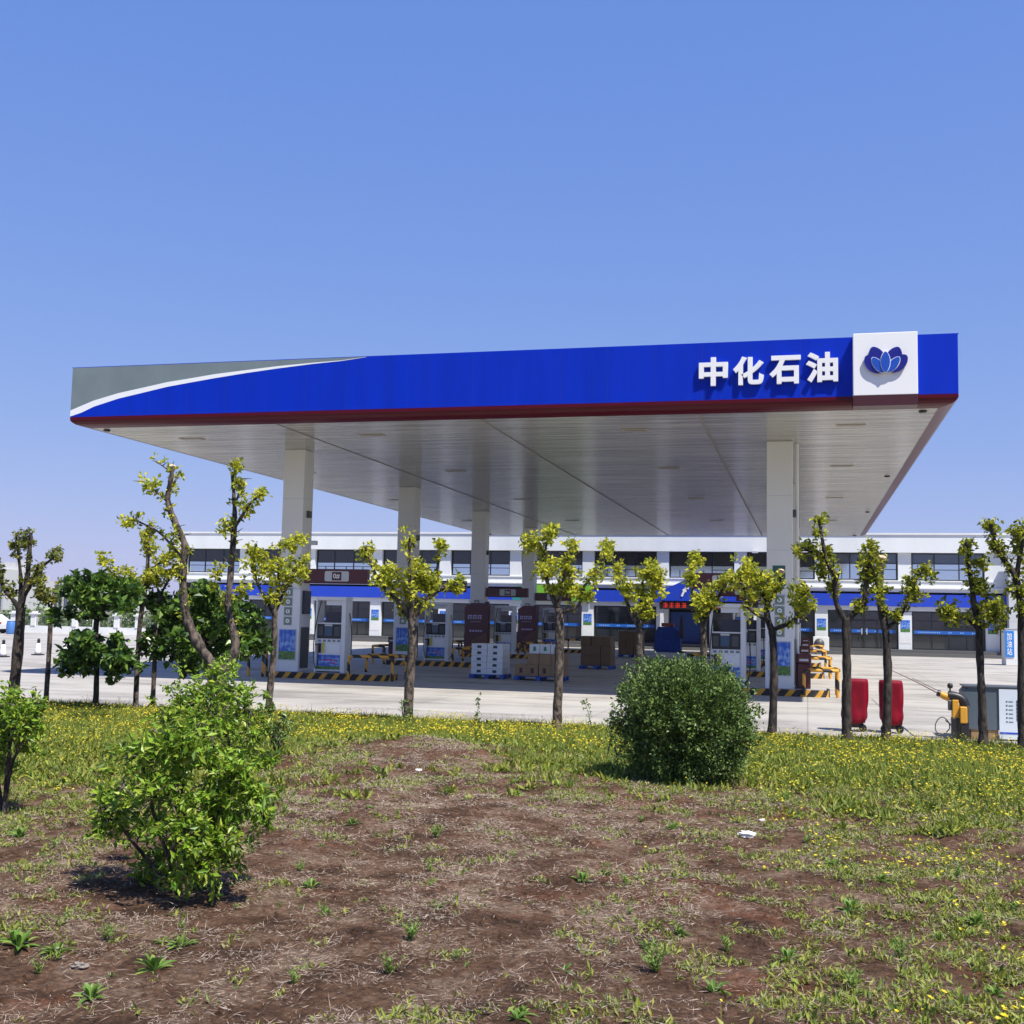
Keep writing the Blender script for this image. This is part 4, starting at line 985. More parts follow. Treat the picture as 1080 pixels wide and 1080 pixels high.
TR = [
 dict(label='thick rough trunk with dark sparse crown at the left edge', Y=21.0, r0=7.5, m=OLEAF, trunk=[(13,745),(19.5,677),(22,641)],
   limbs=[([(22,641),(28.5,610),(31,584),(32.5,562)],4.6,2.2), ([(20,645),(15.5,635),(5,622),(0,607),(-4,590)],3.5,2), ([(28,620),(39,602),(53,591),(62,582)],3,1.3), ([(21,640),(22,615),(20,590),(17,566)],3.2,1.4), ([(26,628),(36,610),(40,596)],3,1.5)],
   clumps=[(27,574,9,14,300),(60,588,6,7,130),(14,583,5,9,60),(2,600,6,12,120),(40,606,7,9,120),(12,625,7,6,60),(41,625,5,6,60)], barkm=BARK2),
 dict(label='thin young tree with a small green and yellow head beside the dark green tree', Y=20.6, r0=3.6, m=OLEAF, trunk=[(48,744),(51,700),(53,660),(53,640)],
   limbs=[([(53,645),(49,630),(42,620)],2,1), ([(53,642),(58,628),(62,618)],2,1)], clumps=[(42,623,7,9,130),(55,632,10,9,200),(40,615,4,4,40)]),
 dict(label='thin pale trunk with tall yellow leafed head left of the big forked tree', Y=20.7, r0=3.6, m=YLEAF, trunk=[(143,747),(145,700),(148,655),(155,612)],
   limbs=[([(154,615),(156,590),(157,566),(158,552)],3,1.5), ([(149,640),(140,624),(124,610),(107,592)],2,.9), ([(155,606),(168,594),(184,588)],2,1), ([(152,625),(163,608),(180,600)],2,1)],
   clumps=[(108,591,9,6,130),(125,608,13,7,190),(158,570,9,17,300),(176,585,14,12,330),(140,610,16,10,300),(166,606,14,10,260)]),
 dict(label='thinnest pale trunk standing close right of another thin trunk', Y=20.9, r0=3.2, m=YLEAF, trunk=[(161,747),(163,700),(165,660),(169,625)],
   limbs=[([(168,630),(178,612),(189,600)],1.8,.9), ([(168,630),(164,610),(160,598)],1.8,.9)], clumps=[(188,602,8,8,120),(160,620,9,10,150)]),
 dict(label='slender tree with round bright yellow head in front of the left canopy column', Y=21.1, r0=4.6, m=YLEAF, trunk=[(283,749),(286,715),(289,685),(290,645)],
   limbs=[([(289,648),(281,633),(270,610),(269,578)],2.6,1), ([(290,645),(294,620),(294,598),(296,570)],3,1.2), ([(291,645),(299,625),(309,608),(318,596)],2.4,1)],
   clumps=[(311,572,10,9,330),(272,598,13,17,420),(292,600,16,24,600),(314,598,12,17,430),(290,625,18,12,300),(268,582,6,8,80)]),
 dict(label='ringed trunk with wide four armed yellow crown and ivy at its foot', Y=20.0, r0=6.2, m=YLEAF, trunk=[(430,766),(432,720),(435,680),(434,652)],
   limbs=[([(434,654),(427,640),(410,625),(398,609),(391,593),(386,577)],2.8,1.4), ([(434,652),(433,630),(432,600),(432,568)],4,1.6), ([(437,652),(444,640),(453,628),(461,601),(464,570)],3,1.3), ([(438,650),(450,634),(467,621),(484,616)],2.6,1.2), ([(431,652),(421,640),(416,628)],2,1)],
   clumps=[(388,582,7,11,230),(412,612,17,14,520),(433,618,17,17,560),(459,612,15,14,480),(482,619,10,7,230),(430,578,5,11,110),(464,574,4,9,90),(446,600,12,9,240),(437,640,20,9,260)]),
 dict(label='tree with spotted trunk and a white bare side limb right of the brown cartons', Y=20.2, r0=6.0, m=YLEAF, trunk=[(587,772),(589,720),(590,680),(590,645)],
   limbs=[([(590,648),(582,628),(575,605),(572,580),(562,570)],3.6,1.4), ([(576,604),(575,582),(580,560)],2,1), ([(588,640),(595,607),(601,578)],2.6,1), ([(591,645),(602,643),(611,637),(617,617),(629,605),(638,588)],2.6,1.2), ([(588,634),(600,618),(610,602)],2.2,1.1)],
   clumps=[(560,574,8,8,210),(579,564,9,9,230),(602,577,6,7,150),(574,597,11,15,380),(600,600,11,11,330),(612,628,15,7,260),(628,608,8,7,170),(586,622,14,8,220)]),
 dict(label='tree with a long bare left arm and pointed yellow crown left of the clipped bush', Y=20.9, r0=4.6, m=YLEAF, trunk=[(674,772),(673,725),(674,695),(674,662)],
   limbs=[([(673,662),(664,642),(655,618),(647,591),(641,573)],2.6,1.2), ([(675,662),(682,648),(689,629),(686,600)],3,1.2), ([(674,662),(676,640),(678,610)],3,1.2)],
   clumps=[(642,580,7,10,220),(652,606,5,12,140),(682,604,11,13,430),(692,618,9,15,330),(676,630,13,13,400),(664,622,8,9,150),(683,646,6,9,110)]),
 dict(label='small tree with reddish yellow tuft behind the clipped bush, leftward of the white pump', Y=21.0, r0=4.6, m=YLEAF, trunk=[(744,772),(743,720),(742,690),(742,655)],
   limbs=[([(742,657),(733,638),(729,616),(731,594)],2.8,1.2), ([(743,655),(751,640),(764,619),(770,606)],2.4,1.1), ([(742,655),(741,630)],2.4,1)],
   clumps=[(732,592,8,8,210),(730,610,5,9,110),(743,632,14,14,560),(762,616,9,7,190),(740,648,9,7,150)]),
 dict(label='curved dark tree in front of the right canopy column with a low round side tuft', Y=21.0, r0=5.0, m=YLEAF, trunk=[(814,775),(816,725),(816,690),(814,664)], barkm=BARK2,
   limbs=[([(814,665),(809,650),(810,635),(818,622),(824,605)],4.2,2.6), ([(810,655),(804,651),(789,640),(784,618),(774,609)],3,1.3), ([(812,640),(800,620),(787,600)],2.4,1.2), ([(815,664),(824,661),(836,655),(846,642),(848,624)],3,1.3)],
   clumps=[(778,612,11,9,300),(790,600,9,11,300),(803,615,13,11,420),(818,626,7,7,130),(846,632,13,14,520),(790,630,7,7,130)], sawn=[(824,602,2.6)]),
 dict(label='tall V shaped tree standing just left of the first red cover', Y=20.6, r0=5.6, m=OLEAF, trunk=[(893,784),(893,740),(893,700),(892,655)], barkm=BARK2,
   limbs=[([(892,657),(882,636),(880,612),(871,588),(866,562),(863,546)],3.6,1.3), ([(893,655),(902,646),(911,637),(913,615),(917,588)],3.8,2.2), ([(870,588),(860,584),(845,577)],1.8,.9), ([(881,622),(886,600)],1.5,.7)],
   clumps=[(864,556,6,12,130),(850,580,11,7,170),(871,585,8,14,230),(880,616,7,10,120),(914,604,9,13,260),(905,640,9,6,110),(920,580,6,8,130),(866,600,7,8,80)]),
 dict(label='straight trunk sawn off at the top with one leafy right branch', Y=20.7, r0=5.2, m=OLEAF, trunk=[(934,785),(936,740),(936,700),(934,663)], barkm=BARK2,
   limbs=[([(934,665),(929,638),(928,612),(930,589)],4.6,3.4), ([(936,662),(946,654),(955,640),(962,618),(973,602)],2.4,1.2), ([(928,622),(921,606),(918,588)],2.2,1.2)],
   clumps=[(918,588,9,11,230),(972,602,7,7,170),(962,622,9,11,300),(941,648,7,6,90),(920,610,8,12,150),(930,628,6,10,70)], sawn=[(930,588,3.6)]),
 dict(label='trunk with a separate round leaf ball on its left side, before the grey cabinet', Y=20.8, r0=4.8, m=OLEAF, trunk=[(1037,789),(1036,740),(1034,705),(1032.6,660)], barkm=BARK2,
   limbs=[([(1033,662),(1028,641),(1024,612),(1020.5,593),(1019,572)],4,1.6), ([(1034,662),(1041,658),(1050,648),(1055,638)],2.4,1.2), ([(1032,665),(1022,655),(1008,647),(1000,646)],2,1)],
   clumps=[(1005,646,15,10,430),(1048,647,13,15,520),(1030,616,9,11,260),(1019,577,5,10,130),(1036,598,7,8,110),(1031,640,8,10,150)]),
 dict(label='dark forked tree cut by the right edge of the picture', Y=20.6, r0=5.4, m=OLEAF, trunk=[(1079,790),(1078,740),(1078,700),(1078,645)], barkm=BARK2,
   limbs=[([(1078,648),(1074,625),(1070,606),(1057,588),(1049,571),(1045,553)],4,2.2), ([(1072,610),(1075,590),(1079,572),(1082,556)],3,1.5), ([(1079,648),(1090,630),(1096,605)],3,1.3)],
   clumps=[(1045,558,5,8,90),(1074,567,9,14,260),(1074,628,9,14,230),(1092,600,12,14,260),(1050,575,5,7,60),(1082,645,8,9,120)]),
]
for t in TR:
    t = dict(t); t.setdefault('barkm', BARK); sn = t.pop('sawn', None)
    if t['m'] is OLEAF and t['trunk'][0][0] > 800: t['m'] = leafmat('yellow_olive_leaf', [(.08,.12,.02), (.38,.42,.03), (.58,.56,.04), (.05,.08,.02), (.44,.46,.03), (.05,.07,.02)], .4)
    tree('pollarded_tree', t['label'], None, t['Y'], t['trunk'], t['limbs'], t['clumps'], t['m'], t['r0'], t['barkm'], sawn=sn)
# the big forked tree, nearer
tree('forked_tree', 'big forked tree with two thick bare sawn limbs, behind the bright bush', None, 17.0,
  [(243,772),(240,745),(234,722),(231,708)],
  [([(232,712),(221,696),(211,682),(200,660),(195,644),(192.6,610),(195,584),(194,572),(183,547),(177,527),(180,508),(182,493)],9.5,3.6),
   ([(234,710),(243,700),(248,684),(247,667),(240.5,641),(243,610),(246,571),(247.5,552),(247,527),(245,498)],9,2.8),
   ([(192,588),(180,574),(167,561),(148,551),(131,545)],2.6,1.2), ([(178,530),(174,527),(163,517),(151,508)],2,1), ([(179,518),(185,507),(189,499)],2.6,1.4),
   ([(181,497),(175,494),(164,486)],1.4,.8), ([(247,558),(256,543),(265,530),(277,520)],3.2,1.5), ([(246,536),(252,520),(254,505)],1.8,1), ([(240,640),(232,628),(228,618)],1.5,.8)],
  [(140,549,11,6,130),(154,513,8,6,80),(186,574,5,9,50),(262,532,10,10,130),(272,522,6,5,70),(246,493,5,6,60),(240,556,7,7,70),(258,620,10,8,60),(232,602,6,6,40),(252,510,5,7,60),(226,707,6,6,60)],
  YLEAF, 8.6, group=None, dens=.8, sawn=[(182,492,3.4)], cat='tree')
# dark green broad leaved trees
def broadleaf(label, Y, trunk, limbs, clumps, r0):
    return tree('broadleaf_tree', label, None, Y, trunk, limbs, clumps, GLEAF, r0, BARK2, leaf=.17, group='dark green broad leaved trees')
broadleaf('small dark green tree with two flat tiers of large leaves', 20.0, [(100,753),(102,713),(101,667),(104,635)],
  [([(101,700),(85,690),(68,692)],2,1), ([(102,700),(120,690),(138,692)],2,1), ([(103,645),(86,632),(66,628)],2,1), ([(104,645),(122,632),(143,628)],2,1), ([(104,636),(106,615)],2,1)],
  [(100,690,45,16,1100),(76,700,18,13,330),(126,700,20,13,360),(100,676,28,9,300),(104,630,44,17,1000),(80,622,22,12,350),(125,622,22,12,350),(108,612,16,9,200),(66,650,14,7,120)], 3.8)
broadleaf('broad dark green tree behind the big forked tree', 21.0, [(226,757),(222,720),(218,690),(216,660)],
  [([(218,690),(196,668),(172,650)],2.4,1), ([(218,685),(240,668),(268,655)],2.4,1), ([(216,662),(212,640),(210,628)],2,1), ([(219,700),(245,690),(280,682)],2,1), ([(219,700),(195,690),(172,690)],2,1)],
  [(190,660,34,26,1200),(215,640,36,18,900),(238,668,30,24,1000),(165,640,16,14,300),(262,672,20,16,420),(200,696,34,13,500),(278,685,14,7,120),(160,680,16,14,250),(250,640,20,12,300)], 4.2)

# bushes
def bush(name, label, base, stems, balls, m, leaf, clump=12, crad=.07, group=None, flat=.0, twigs=30):
    b = Vector(base); o = empty(name, b, label, 'bush', group); L = tuple(b)
    mb = MB()
    for q in stems:
        e_ = Vector(q); mid = (b+e_)/2+Vector((random.uniform(-.1,.1), random.uniform(-.1,.1), .05))
        mb.tube(catmull([tuple(b-Vector((0,0,.05))), tuple(mid), tuple(e_)], 4), [.016*(1-.08*i) for i in range(9)], 7)
    for c, r, n in balls:
        for _ in range(max(1, twigs//len(balls))):
            d = Vector(rand_dirs(1)[0])*r*.9; e_ = Vector(c)+d; mb.tube([c, tuple(Vector(c)+d*.5+Vector((0,0,.02))), tuple(e_)], [.008, .006, .003], 5)
    mb.build('branches', BARK, o, L)
    foliage('leaves', [c for c, r, n in balls], [r for c, r, n in balls], [n for c, r, n in balls], m, o, L, size=leaf, clump=clump, crad=crad, flat=flat, wr=(.34, .5))
    return o
# clipped round bush: leaf shell and filled core
g = ground_at(722, 826); o = empty('clipped_bush', g, 'dense dark green clipped round bush standing in the grass before the right pumps', 'bush'); L = tuple(g)
sc = (g.y)/F_PX*1.03; n = 62000; rx, rz = 61*sc, 59*sc
d = rand_dirs(n); rad = rng.uniform(0.0, 1, n)**.3
lump = np.array([noise.noise((a*2.6, b*2.6, c*2.6)) for a, b, c in d])*.22 + np.array([noise.noise((a*5, b*5, c*5)) for a, b, c in d])*.30 + (rng.random(n)**12)*.14
e4 = (np.abs(d)**4.5).sum(1)**(-1/4.5)*.93
P = d*(rad*(e4)*(1+lump))[:, None]*np.array([rx*.98, rx*.95, rz]) + np.array([0, 0, rz*.98])
keep = P[:, 2] > -.02; P = P[keep]; d = d[keep]; n = len(P)
D = d*.8+rand_dirs(n)*.8+np.array([0,0,.25]); N = rand_dirs(n)+np.array([0,0,.7])
Ls = rng.uniform(.024, .046, n); V, F = leaves(P, D, N, Ls, Ls*.55); rawmesh('leaves', V, F, CLEAF, o)
mb = MB()
for k in range(26):
    a = random.uniform(0, 2*math.pi); rr = random.uniform(.2, .8)*rx; z = random.uniform(.5, 1.7)*rz
    mb.tube([(random.uniform(-.08,.08), random.uniform(-.08,.08), -.05), (rr*.45*math.cos(a), rr*.45*math.sin(a), z*.5), (rr*math.cos(a), rr*math.sin(a), z)], [.022, .014, .006], 6)
mb.build('branches', BARK2, o)
cs = []
for k in range(240):
    q = rand_dirs(1)[0]; q[2] = abs(q[2])*.9-.25; q /= np.linalg.norm(q); cs.append(tuple(q*np.array([rx, rx*.95, rz])*random.uniform(.95, 1.25)+np.array([0, 0, rz*.98])+np.array(L)))
foliage('shoots', cs, [.05]*len(cs), [24]*len(cs), CLEAF, o, L, size=.042, clump=8, crad=.05)
def balls_px(lst, Y, zj=.25):
    out = []
    for u, v, r, n in lst:
        p = at(u, v, Y+random.uniform(-zj, zj)); out.append(((p.x, p.y, p.z), r*Y/F_PX*1.03, n))
    return out
g = ground_at(195, 942)
bl2 = [(c, r*random.uniform(.6, 1.25), int(n*random.uniform(.5, 1.15))) for c, r, n in balls_px([(150,800,26,420),(185,785,28,560),(225,795,28,620),(250,820,24,520),(255,850,24,420),(215,840,28,560),(175,835,28,420),(130,830,24,300),(118,858,20,230),(150,870,26,300),(200,880,26,520),(240,885,22,330),(205,915,22,420),(165,905,22,260),(190,850,34,420),(228,868,24,340),(110,870,16,120),(270,835,16,200),(165,775,16,160),(205,935,18,220),(175,925,18,160),(108,845,12,90),(135,790,14,110),(285,800,12,110),(245,905,14,120),(150,925,10,60),(280,858,12,90),(205,768,14,120)], g.y, .4)]
bush('leafy_bush', 'large loose light green bush in the left foreground throwing a dark shadow', tuple(g), [c for c, r, n in bl2[:12]], [(c, r*1.0, int(n*1.0)) for c, r, n in bl2], BLEAF, .060, 14, .06, flat=.5, twigs=160)
g = ground_at(250, 803)
bl3 = balls_px([(215,735,26,520),(240,730,24,520),(190,748,22,360),(262,748,20,330),(230,760,28,520),(200,770,24,300),(262,775,18,220),(175,760,16,160),(228,718,16,200),(245,788,18,160)], g.y, .35)
bush('leafy_bush', 'bright green bush standing behind the large foreground bush at the foot of the forked tree', tuple(g), [c for c, r, n in bl3[:7]], [(c, r*1.1, int(n*1.3)) for c, r, n in bl3], BLEAF, .078, 14, .07, flat=.4, twigs=70)
g = ground_at(292, 800)
bl4 = balls_px([(287,765,11,150),(292,780,10,120),(299,760,7,70),(284,750,7,60)], g.y, .15)
bush('leafy_bush', 'thin dark shrub just right of the bright green bush', tuple(g), [c for c, r, n in bl4], bl4, CLEAF, .07, 9, .06, twigs=26)
g = ground_at(4, 858)
bl5 = balls_px([(0,745,22,480),(22,750,18,380),(34,762,12,170),(10,775,22,420),(-20,770,24,420),(28,782,13,150),(5,800,16,180),(-18,800,18,180),(38,745,8,80)], g.y, .25)
bush('leafy_bush', 'light green bush cut by the left edge of the picture', tuple(g), [c for c, r, n in bl5[:6]], [(c, r*1.1, int(n*1.3)) for c, r, n in bl5], BLEAF, .066, 14, .06, flat=.4, twigs=60)
g = ground_at(430, 766)
bl6 = balls_px([(428,752,6,120),(426,742,4,50),(431,760,6,110)], g.y-.15, .1)
bush('ivy_clump', 'little dark ivy clump round the foot of the ringed trunk', tuple(g), [c for c, r, n in bl6], bl6, CLEAF, .06, 9, .05, twigs=10)
# hedge beyond the balustrade
cs = []; rs = []; ns = []
for x in np.arange(-78, -48, .8): cs.append((x, 82+random.uniform(-.5,.5), .7)); rs.append(.8); ns.append(260)
for x in np.arange(-78, -48, 2.6): cs.append((x, 84, 1.6)); rs.append(.9); ns.append(200)
hg = empty('hedge', (-63, 82, 0), 'low green hedge behind the white balustrade', 'hedge')
foliage('hedge_leaves', cs, rs, ns, GLEAF, hg, tuple(hg.location), size=.22, clump=12, crad=.2)

# ------------------------------------------------------------------ ground cover
CP = [(30,760,.9,.3),(150,760,1,.8),(150,790,1,.9),(60,820,.8,.3),(150,850,.7,.1),(40,880,.3,0),(250,800,.8,.2),(330,770,1,.6),(330,800,.35,.1),(430,772,1,1),(430,797,.05,0),(520,778,1,1),(600,785,1,.6),(600,808,.8,.2),(640,830,.35,.1),(500,815,.2,0),(560,870,.05,0),(450,850,.05,0),(350,850,.12,0),(330,900,.1,0),(200,1000,.06,0),(50,960,.15,0),(50,1040,.05,0),(430,1000,.05,0),(500,940,.04,0),(600,1000,.08,0),(680,960,.08,0),(650,870,.1,0),(720,850,.3,.1),(760,880,.25,.1),(740,960,.12,0),(780,1020,.3,.02),(860,880,.45,.7),(900,800,.95,.6),(1000,800,1,.7),(840,810,.9,.5),(1060,830,.9,.8),(960,860,.6,.8),(1040,900,.5,.7),(960,910,.5,.9),(880,960,.4,.1),(1000,960,.6,.7),(1060,1000,.7,.8),(920,1040,.65,.35),(1020,1060,.7,.6),(840,1000,.3,.05),(700,1050,.25,0),(820,1070,.4,.05),(-100,800,.9,.3),(1200,800,.9,.5),(1200,1000,.6,.3),(-100,1000,.2,0)]
CW_ = np.array([[*ground_at(u, v)[:2]] for u, v, _, _ in CP]); CV = np.array([[a, b] for _, _, a, b in CP])
def cover(X, Y):
    dx = (X[:, None]-CW_[None, :, 0]); dy = (Y[:, None]-CW_[None, :, 1])
    sx = .08*Y[:, None]+.15
    w_ = 1/((dx/sx)**2+(dy/(sx*1.4))**2+.06)**2
    return (w_[..., None]*CV[None]).sum(1)/w_.sum(1)[:, None]
def in_view(X, Y, m=1.55):
    q = np.stack([X, Y, np.full_like(X, .4-EYE)], 1); z = q@np.array(FW); x = q@np.array(RT)/z*F_PX; y = -(q@np.array(UP))/z*F_PX
    return (z > .5) & (np.abs(x) < 540*m+60) & (y < 540*1.12)
def scatter(n, y0, y1, prob):
    u = rng.random(n*2); Y = y0+(y1-y0)*u; X = rng.uniform(-30, 14, n*2); k = in_view(X, Y); X, Y = X[k], Y[k]
    c = cover(X, Y); nz = np.array([noise.noise((x*1.6, y*1.6, 9)) for x, y in zip(X, Y)]); nf = np.array([noise.noise((x*5, y*5, 2)) for x, y in zip(X, Y)])
    k = rng.random(len(X)) < prob(c, nz, nf); X, Y, c = X[k], Y[k], c[k]
    Z = np.array([H(x, y) for x, y in zip(X, Y)]); return X, Y, Z, c
GRASS = leafmat('grass_blades', [(.08,.15,.02), (.15,.23,.03), (.24,.31,.04), (.36,.34,.08), (.10,.18,.02)], .35, .6)
WEED = leafmat('weed_leaves', [(.07,.12,.02), (.17,.23,.03), (.28,.33,.04), (.32,.31,.06), (.11,.17,.025)], .3, .5)
STRAW = leafmat('dry_straw', [(.22,.155,.11), (.42,.335,.26), (.33,.25,.185), (.60,.51,.42), (.08,.05,.036)], .1, .8)
FLOW = leafmat('yellow_petals', [(.62,.50,.01), (.75,.62,.02), (.70,.60,.10)], .25, .6)
# grass blades in the far band
X, Y, Z, c = scatter(480000, 8.5, EDGE-.05, lambda c, a, b: np.clip((c[:, 0]-.25)*1.3+a*.7+b*.5, 0, 1))
k = rng.random(len(X)) < np.clip((Y-10)/6, 0, 1)*np.clip(c[:, 0]*1.3, 0, 1); X, Y, Z, c = X[k], Y[k], Z[k], c[k]
n = len(X); hn = np.array([noise.noise((x*.9, y*.9, 4)) for x, y in zip(X, Y)])
P = np.stack([X, Y, Z-.01], 1); D = rng.normal(size=(n, 3))*.6+np.array([0, 0, 1]); N = rand_dirs(n)
Lg = rng.uniform(.04, .13, n)*(.7+.5*c[:, 0])*(1+hn*1.1)*np.where(rng.random(n) < .04, 1.8, 1); V, F = leaves(P, D, N, Lg, rng.uniform(.006, .013, n), .1)
tag(rawmesh('grass', V, F, GRASS), 'green grass growing along the top of the bank', 'grass', kind='stuff')
# low weeds: little clusters of leaves
def clusters(n, y0, y1, prob, k, spread, lmin, lmax, w0, w1, up, name, m, lab, cat):
    X, Y, Z, c = scatter(n, y0, y1, prob); q = len(X); sz = np.repeat(rng.uniform(.6, 1.5, q), k)
    P = np.repeat(np.stack([X, Y, Z-.003], 1), k, 0)+rng.normal(size=(q*k, 3))*np.array([spread, spread, .004])*sz[:, None]
    D = rng.normal(size=(q*k, 3))*np.array([.9, .9, .35])+np.array([0, 0, up]); N = rand_dirs(q*k)*.5+np.array([0, 0, 1])
    L_ = rng.uniform(lmin, lmax, q*k)*sz; V, F = leaves(P, D, N, L_, L_*rng.uniform(w0, w1, q*k), .2)
    tag(rawmesh(name, V, F, m), lab, cat, kind='stuff')
clusters(170000, 3.2, 15.5, lambda c, a, b: np.clip((c[:, 0]-.12)*1.05+a*1.2+b*1.4, 0, 1)*np.clip((c[:, 0]+.02)*2.8, .09, 1)*.85, 12, .022, .012, .045, .16, .40, .8, 'low_weeds', WEED, 'low sparse weeds spreading over the bare soil at right', 'weeds')
clusters(66000, 10, EDGE-.1, lambda c, a, b: np.clip((c[:, 0]-.45)*1.1-a*.6+b*.9, 0, 1), 9, .03, .04, .10, .2, .42, .9, 'broad_weeds', WEED, 'broad leaved weeds among the grass on the bank', 'weeds')
# dry straw on the bare soil
X, Y, Z, c = scatter(1250000, 3.2, 16.5, lambda c, a, b: np.clip(.45+a*1.5+b*1.3, 0.05, 1)*np.clip(1.15-c[:, 0]*.75, .2, 1))
n = len(X); P = np.stack([X, Y, Z+.003+rng.random(n)**2*.02], 1); D = rng.normal(size=(n, 3))*np.array([1,1,.2])+np.array([0,0,.04]); N = rand_dirs(n)*.5+np.array([0,0,1])
Lg = rng.gamma(2.0, .014, n)+.008; V, F = leaves(P, D, N, Lg, rng.uniform(.0014, .0042, n)*np.clip(Y/7, .8, 2.0), .2)
tag(rawmesh('dry_straw', V, F, STRAW), 'dry grey brown straw lying over the bare soil', 'straw', kind='stuff')
# yellow flowers
X, Y, Z, c = scatter(120000, 3.2, EDGE-.1, lambda c, a, b: np.clip(c[:, 1]*.75+a*1.0*c[:, 1]+b*.5*c[:, 1], 0, 1)*np.clip(c[:, 0]*1.3, 0, 1)*np.where(True, 1, 1))
fp_ = np.array([noise.noise((x*.8, y*.8, 21))+.6*noise.noise((x*2.6, y*2.6, 23)) for x, y in zip(X, Y)]); k = rng.random(len(X)) < np.clip((Y+2)/14, .5, 1)*np.clip(.55+fp_*1.6, .08, 1); X, Y, Z, c = X[k], Y[k], Z[k], c[k]
n = len(X); hh = rng.uniform(.05, .20, n)*np.clip(Y/14, .5, 1.1); P0 = np.stack([X, Y, Z+hh], 1)
Pp = np.repeat(P0, 6, 0); an = np.tile(np.arange(6)*np.pi/3, n)+np.repeat(rng.uniform(0, 1, n), 6)
tilt = np.repeat(rng.normal(size=(n, 2))*.35, 6, 0)
D = np.stack([np.cos(an), np.sin(an), .35+tilt[:, 0]*np.cos(an)+tilt[:, 1]*np.sin(an)], 1); N = np.tile([0,0,1.], (n*6, 1))
s6 = np.repeat(rng.uniform(.007, .018, n)*np.clip(Y/12, 1, 1.45), 6); V, F = leaves(Pp, D, N, s6, s6*.9, .05)
tag(rawmesh('yellow_flowers', V, F, FLOW), 'small yellow flowers dotted through the grass', 'flowers', kind='stuff')
# flower stems
D = np.tile([0,0,1.], (n, 1)); P = np.stack([X, Y, Z], 1); V, F = leaves(P, D+rng.normal(size=(n, 3))*.01, rand_dirs(n), hh, hh*0+.004, .1)
tag(rawmesh('flower_stems', V, F, GRASS), 'thin green stems under the yellow flowers', 'flower stems', kind='stuff')
# clods
X, Y, Z, c = scatter(60000, 3.2, 15, lambda c, a, b: np.clip(.45-a*1.2-b*.7, .05, 1)*np.clip(1.1-c[:, 0], .1, 1))
n = len(X); base = np.array([(1,0,0),(-1,0,0),(0,1,0),(0,-1,0),(0,0,1),(0,0,-1)], float); tri = np.array([(0,2,4),(2,1,4),(1,3,4),(3,0,4),(2,0,5),(1,2,5),(3,1,5),(0,3,5)])
s_ = (rng.random(n)**3*.022+.004)[:, None, None]; V = base[None]*s_*rng.uniform(.6, 1.3, (n, 6, 3))+np.stack([X, Y, Z], 1)[:, None]
F = (np.arange(n)[:, None, None]*6+tri[None]).reshape(-1, 3)
tag(rawmesh('soil_clods', V.reshape(-1, 3), F, SOIL), 'small clods of brown soil', 'soil clods', kind='stuff')

# single weed plants
def weed_proto(kind, m, nl, ln):
    n = nl; an = rng.uniform(0, 2*np.pi, n); el = rng.uniform(.25, 1.45, n)
    D = np.stack([np.cos(an)*np.cos(el), np.sin(an)*np.cos(el), np.sin(el)], 1); P = np.stack([np.cos(an)*.006, np.sin(an)*.006, np.zeros(n)], 1)
    L_ = rng.uniform(.6, 1.15, n)*ln; segs = []
    # each leaf: two segments bending down
    V1 = []; F1 = []
    for q in range(n):
        d = Vector(D[q]); b = Vector((-math.sin(an[q]), math.cos(an[q]), 0)); p = Vector(P[q]); w_ = L_[q]*random.uniform(.05, .12); o_ = len(V1)
        for s in range(6):
            t = s/5; pos = p+d*L_[q]*t+Vector((0,0,-L_[q]*.45*t*t)); ww = w_*math.sin(math.pi*(t*.85+.1))
            V1 += [tuple(pos+b*ww), tuple(pos-Vector((0,0,ww*.5))), tuple(pos-b*ww)]
        for s in range(5):
            a = o_+s*3; F1 += [(a, a+1, a+4, a+3), (a+1, a+2, a+5, a+4)]
    o = rawmesh('weed_plant', np.array(V1), np.array(F1), m)
    return o
WP = leafmat('weed_rosette', [(.08,.17,.025), (.14,.26,.04), (.20,.30,.05), (.26,.32,.07)], .3, .5)
protos = [weed_proto(k, WP, nl, ln) for k, (nl, ln) in enumerate([(14,.09),(24,.115),(10,.07),(30,.085)])]
wp = [(171,996),(192,981),(192,999),(162,1024),(62,1013),(40,1029),(116,1031),(95,1054),(318,959),(340,966),(296,955),(329,936),(317,920),(331,869),(313,883),(338,893),(113,992),(28,981),(14,992),(70,971),(310,1038),(53,911),(21,883),(267,900),(310,841),(352,834),(504,874),(460,884),(454,919),(461,958),(435,983),(433,993),(637,923),(613,930),(593,951),(664,965),(620,1007),(551,1070),(491,1021),(410,1027),(595,1025),(646,995),(716,986),(419,860),(398,882),(389,853),(676,867),(706,875),(345,965),(685,1000),(692,1025),(718,988),(830,1014),(820,993),(767,1004),(869,962),(897,962),(1048,962),(1010,926),(904,886),(879,856),(830,846),(881,914),(732,1043),(753,1046),(899,1043),(711,874),(820,919),(45,905),(58,895),(60,1005),(20,1000),(330,820),(300,858),(270,880),(372,870),(540,905),(660,935),(560,1060),(545,1075),(480,1012),(990,990),(1030,975),(1070,960),(950,1010),(1050,1050),(930,930),(850,890),(800,860),(350,812),(395,812),(375,800),(250,960),(135,905)]
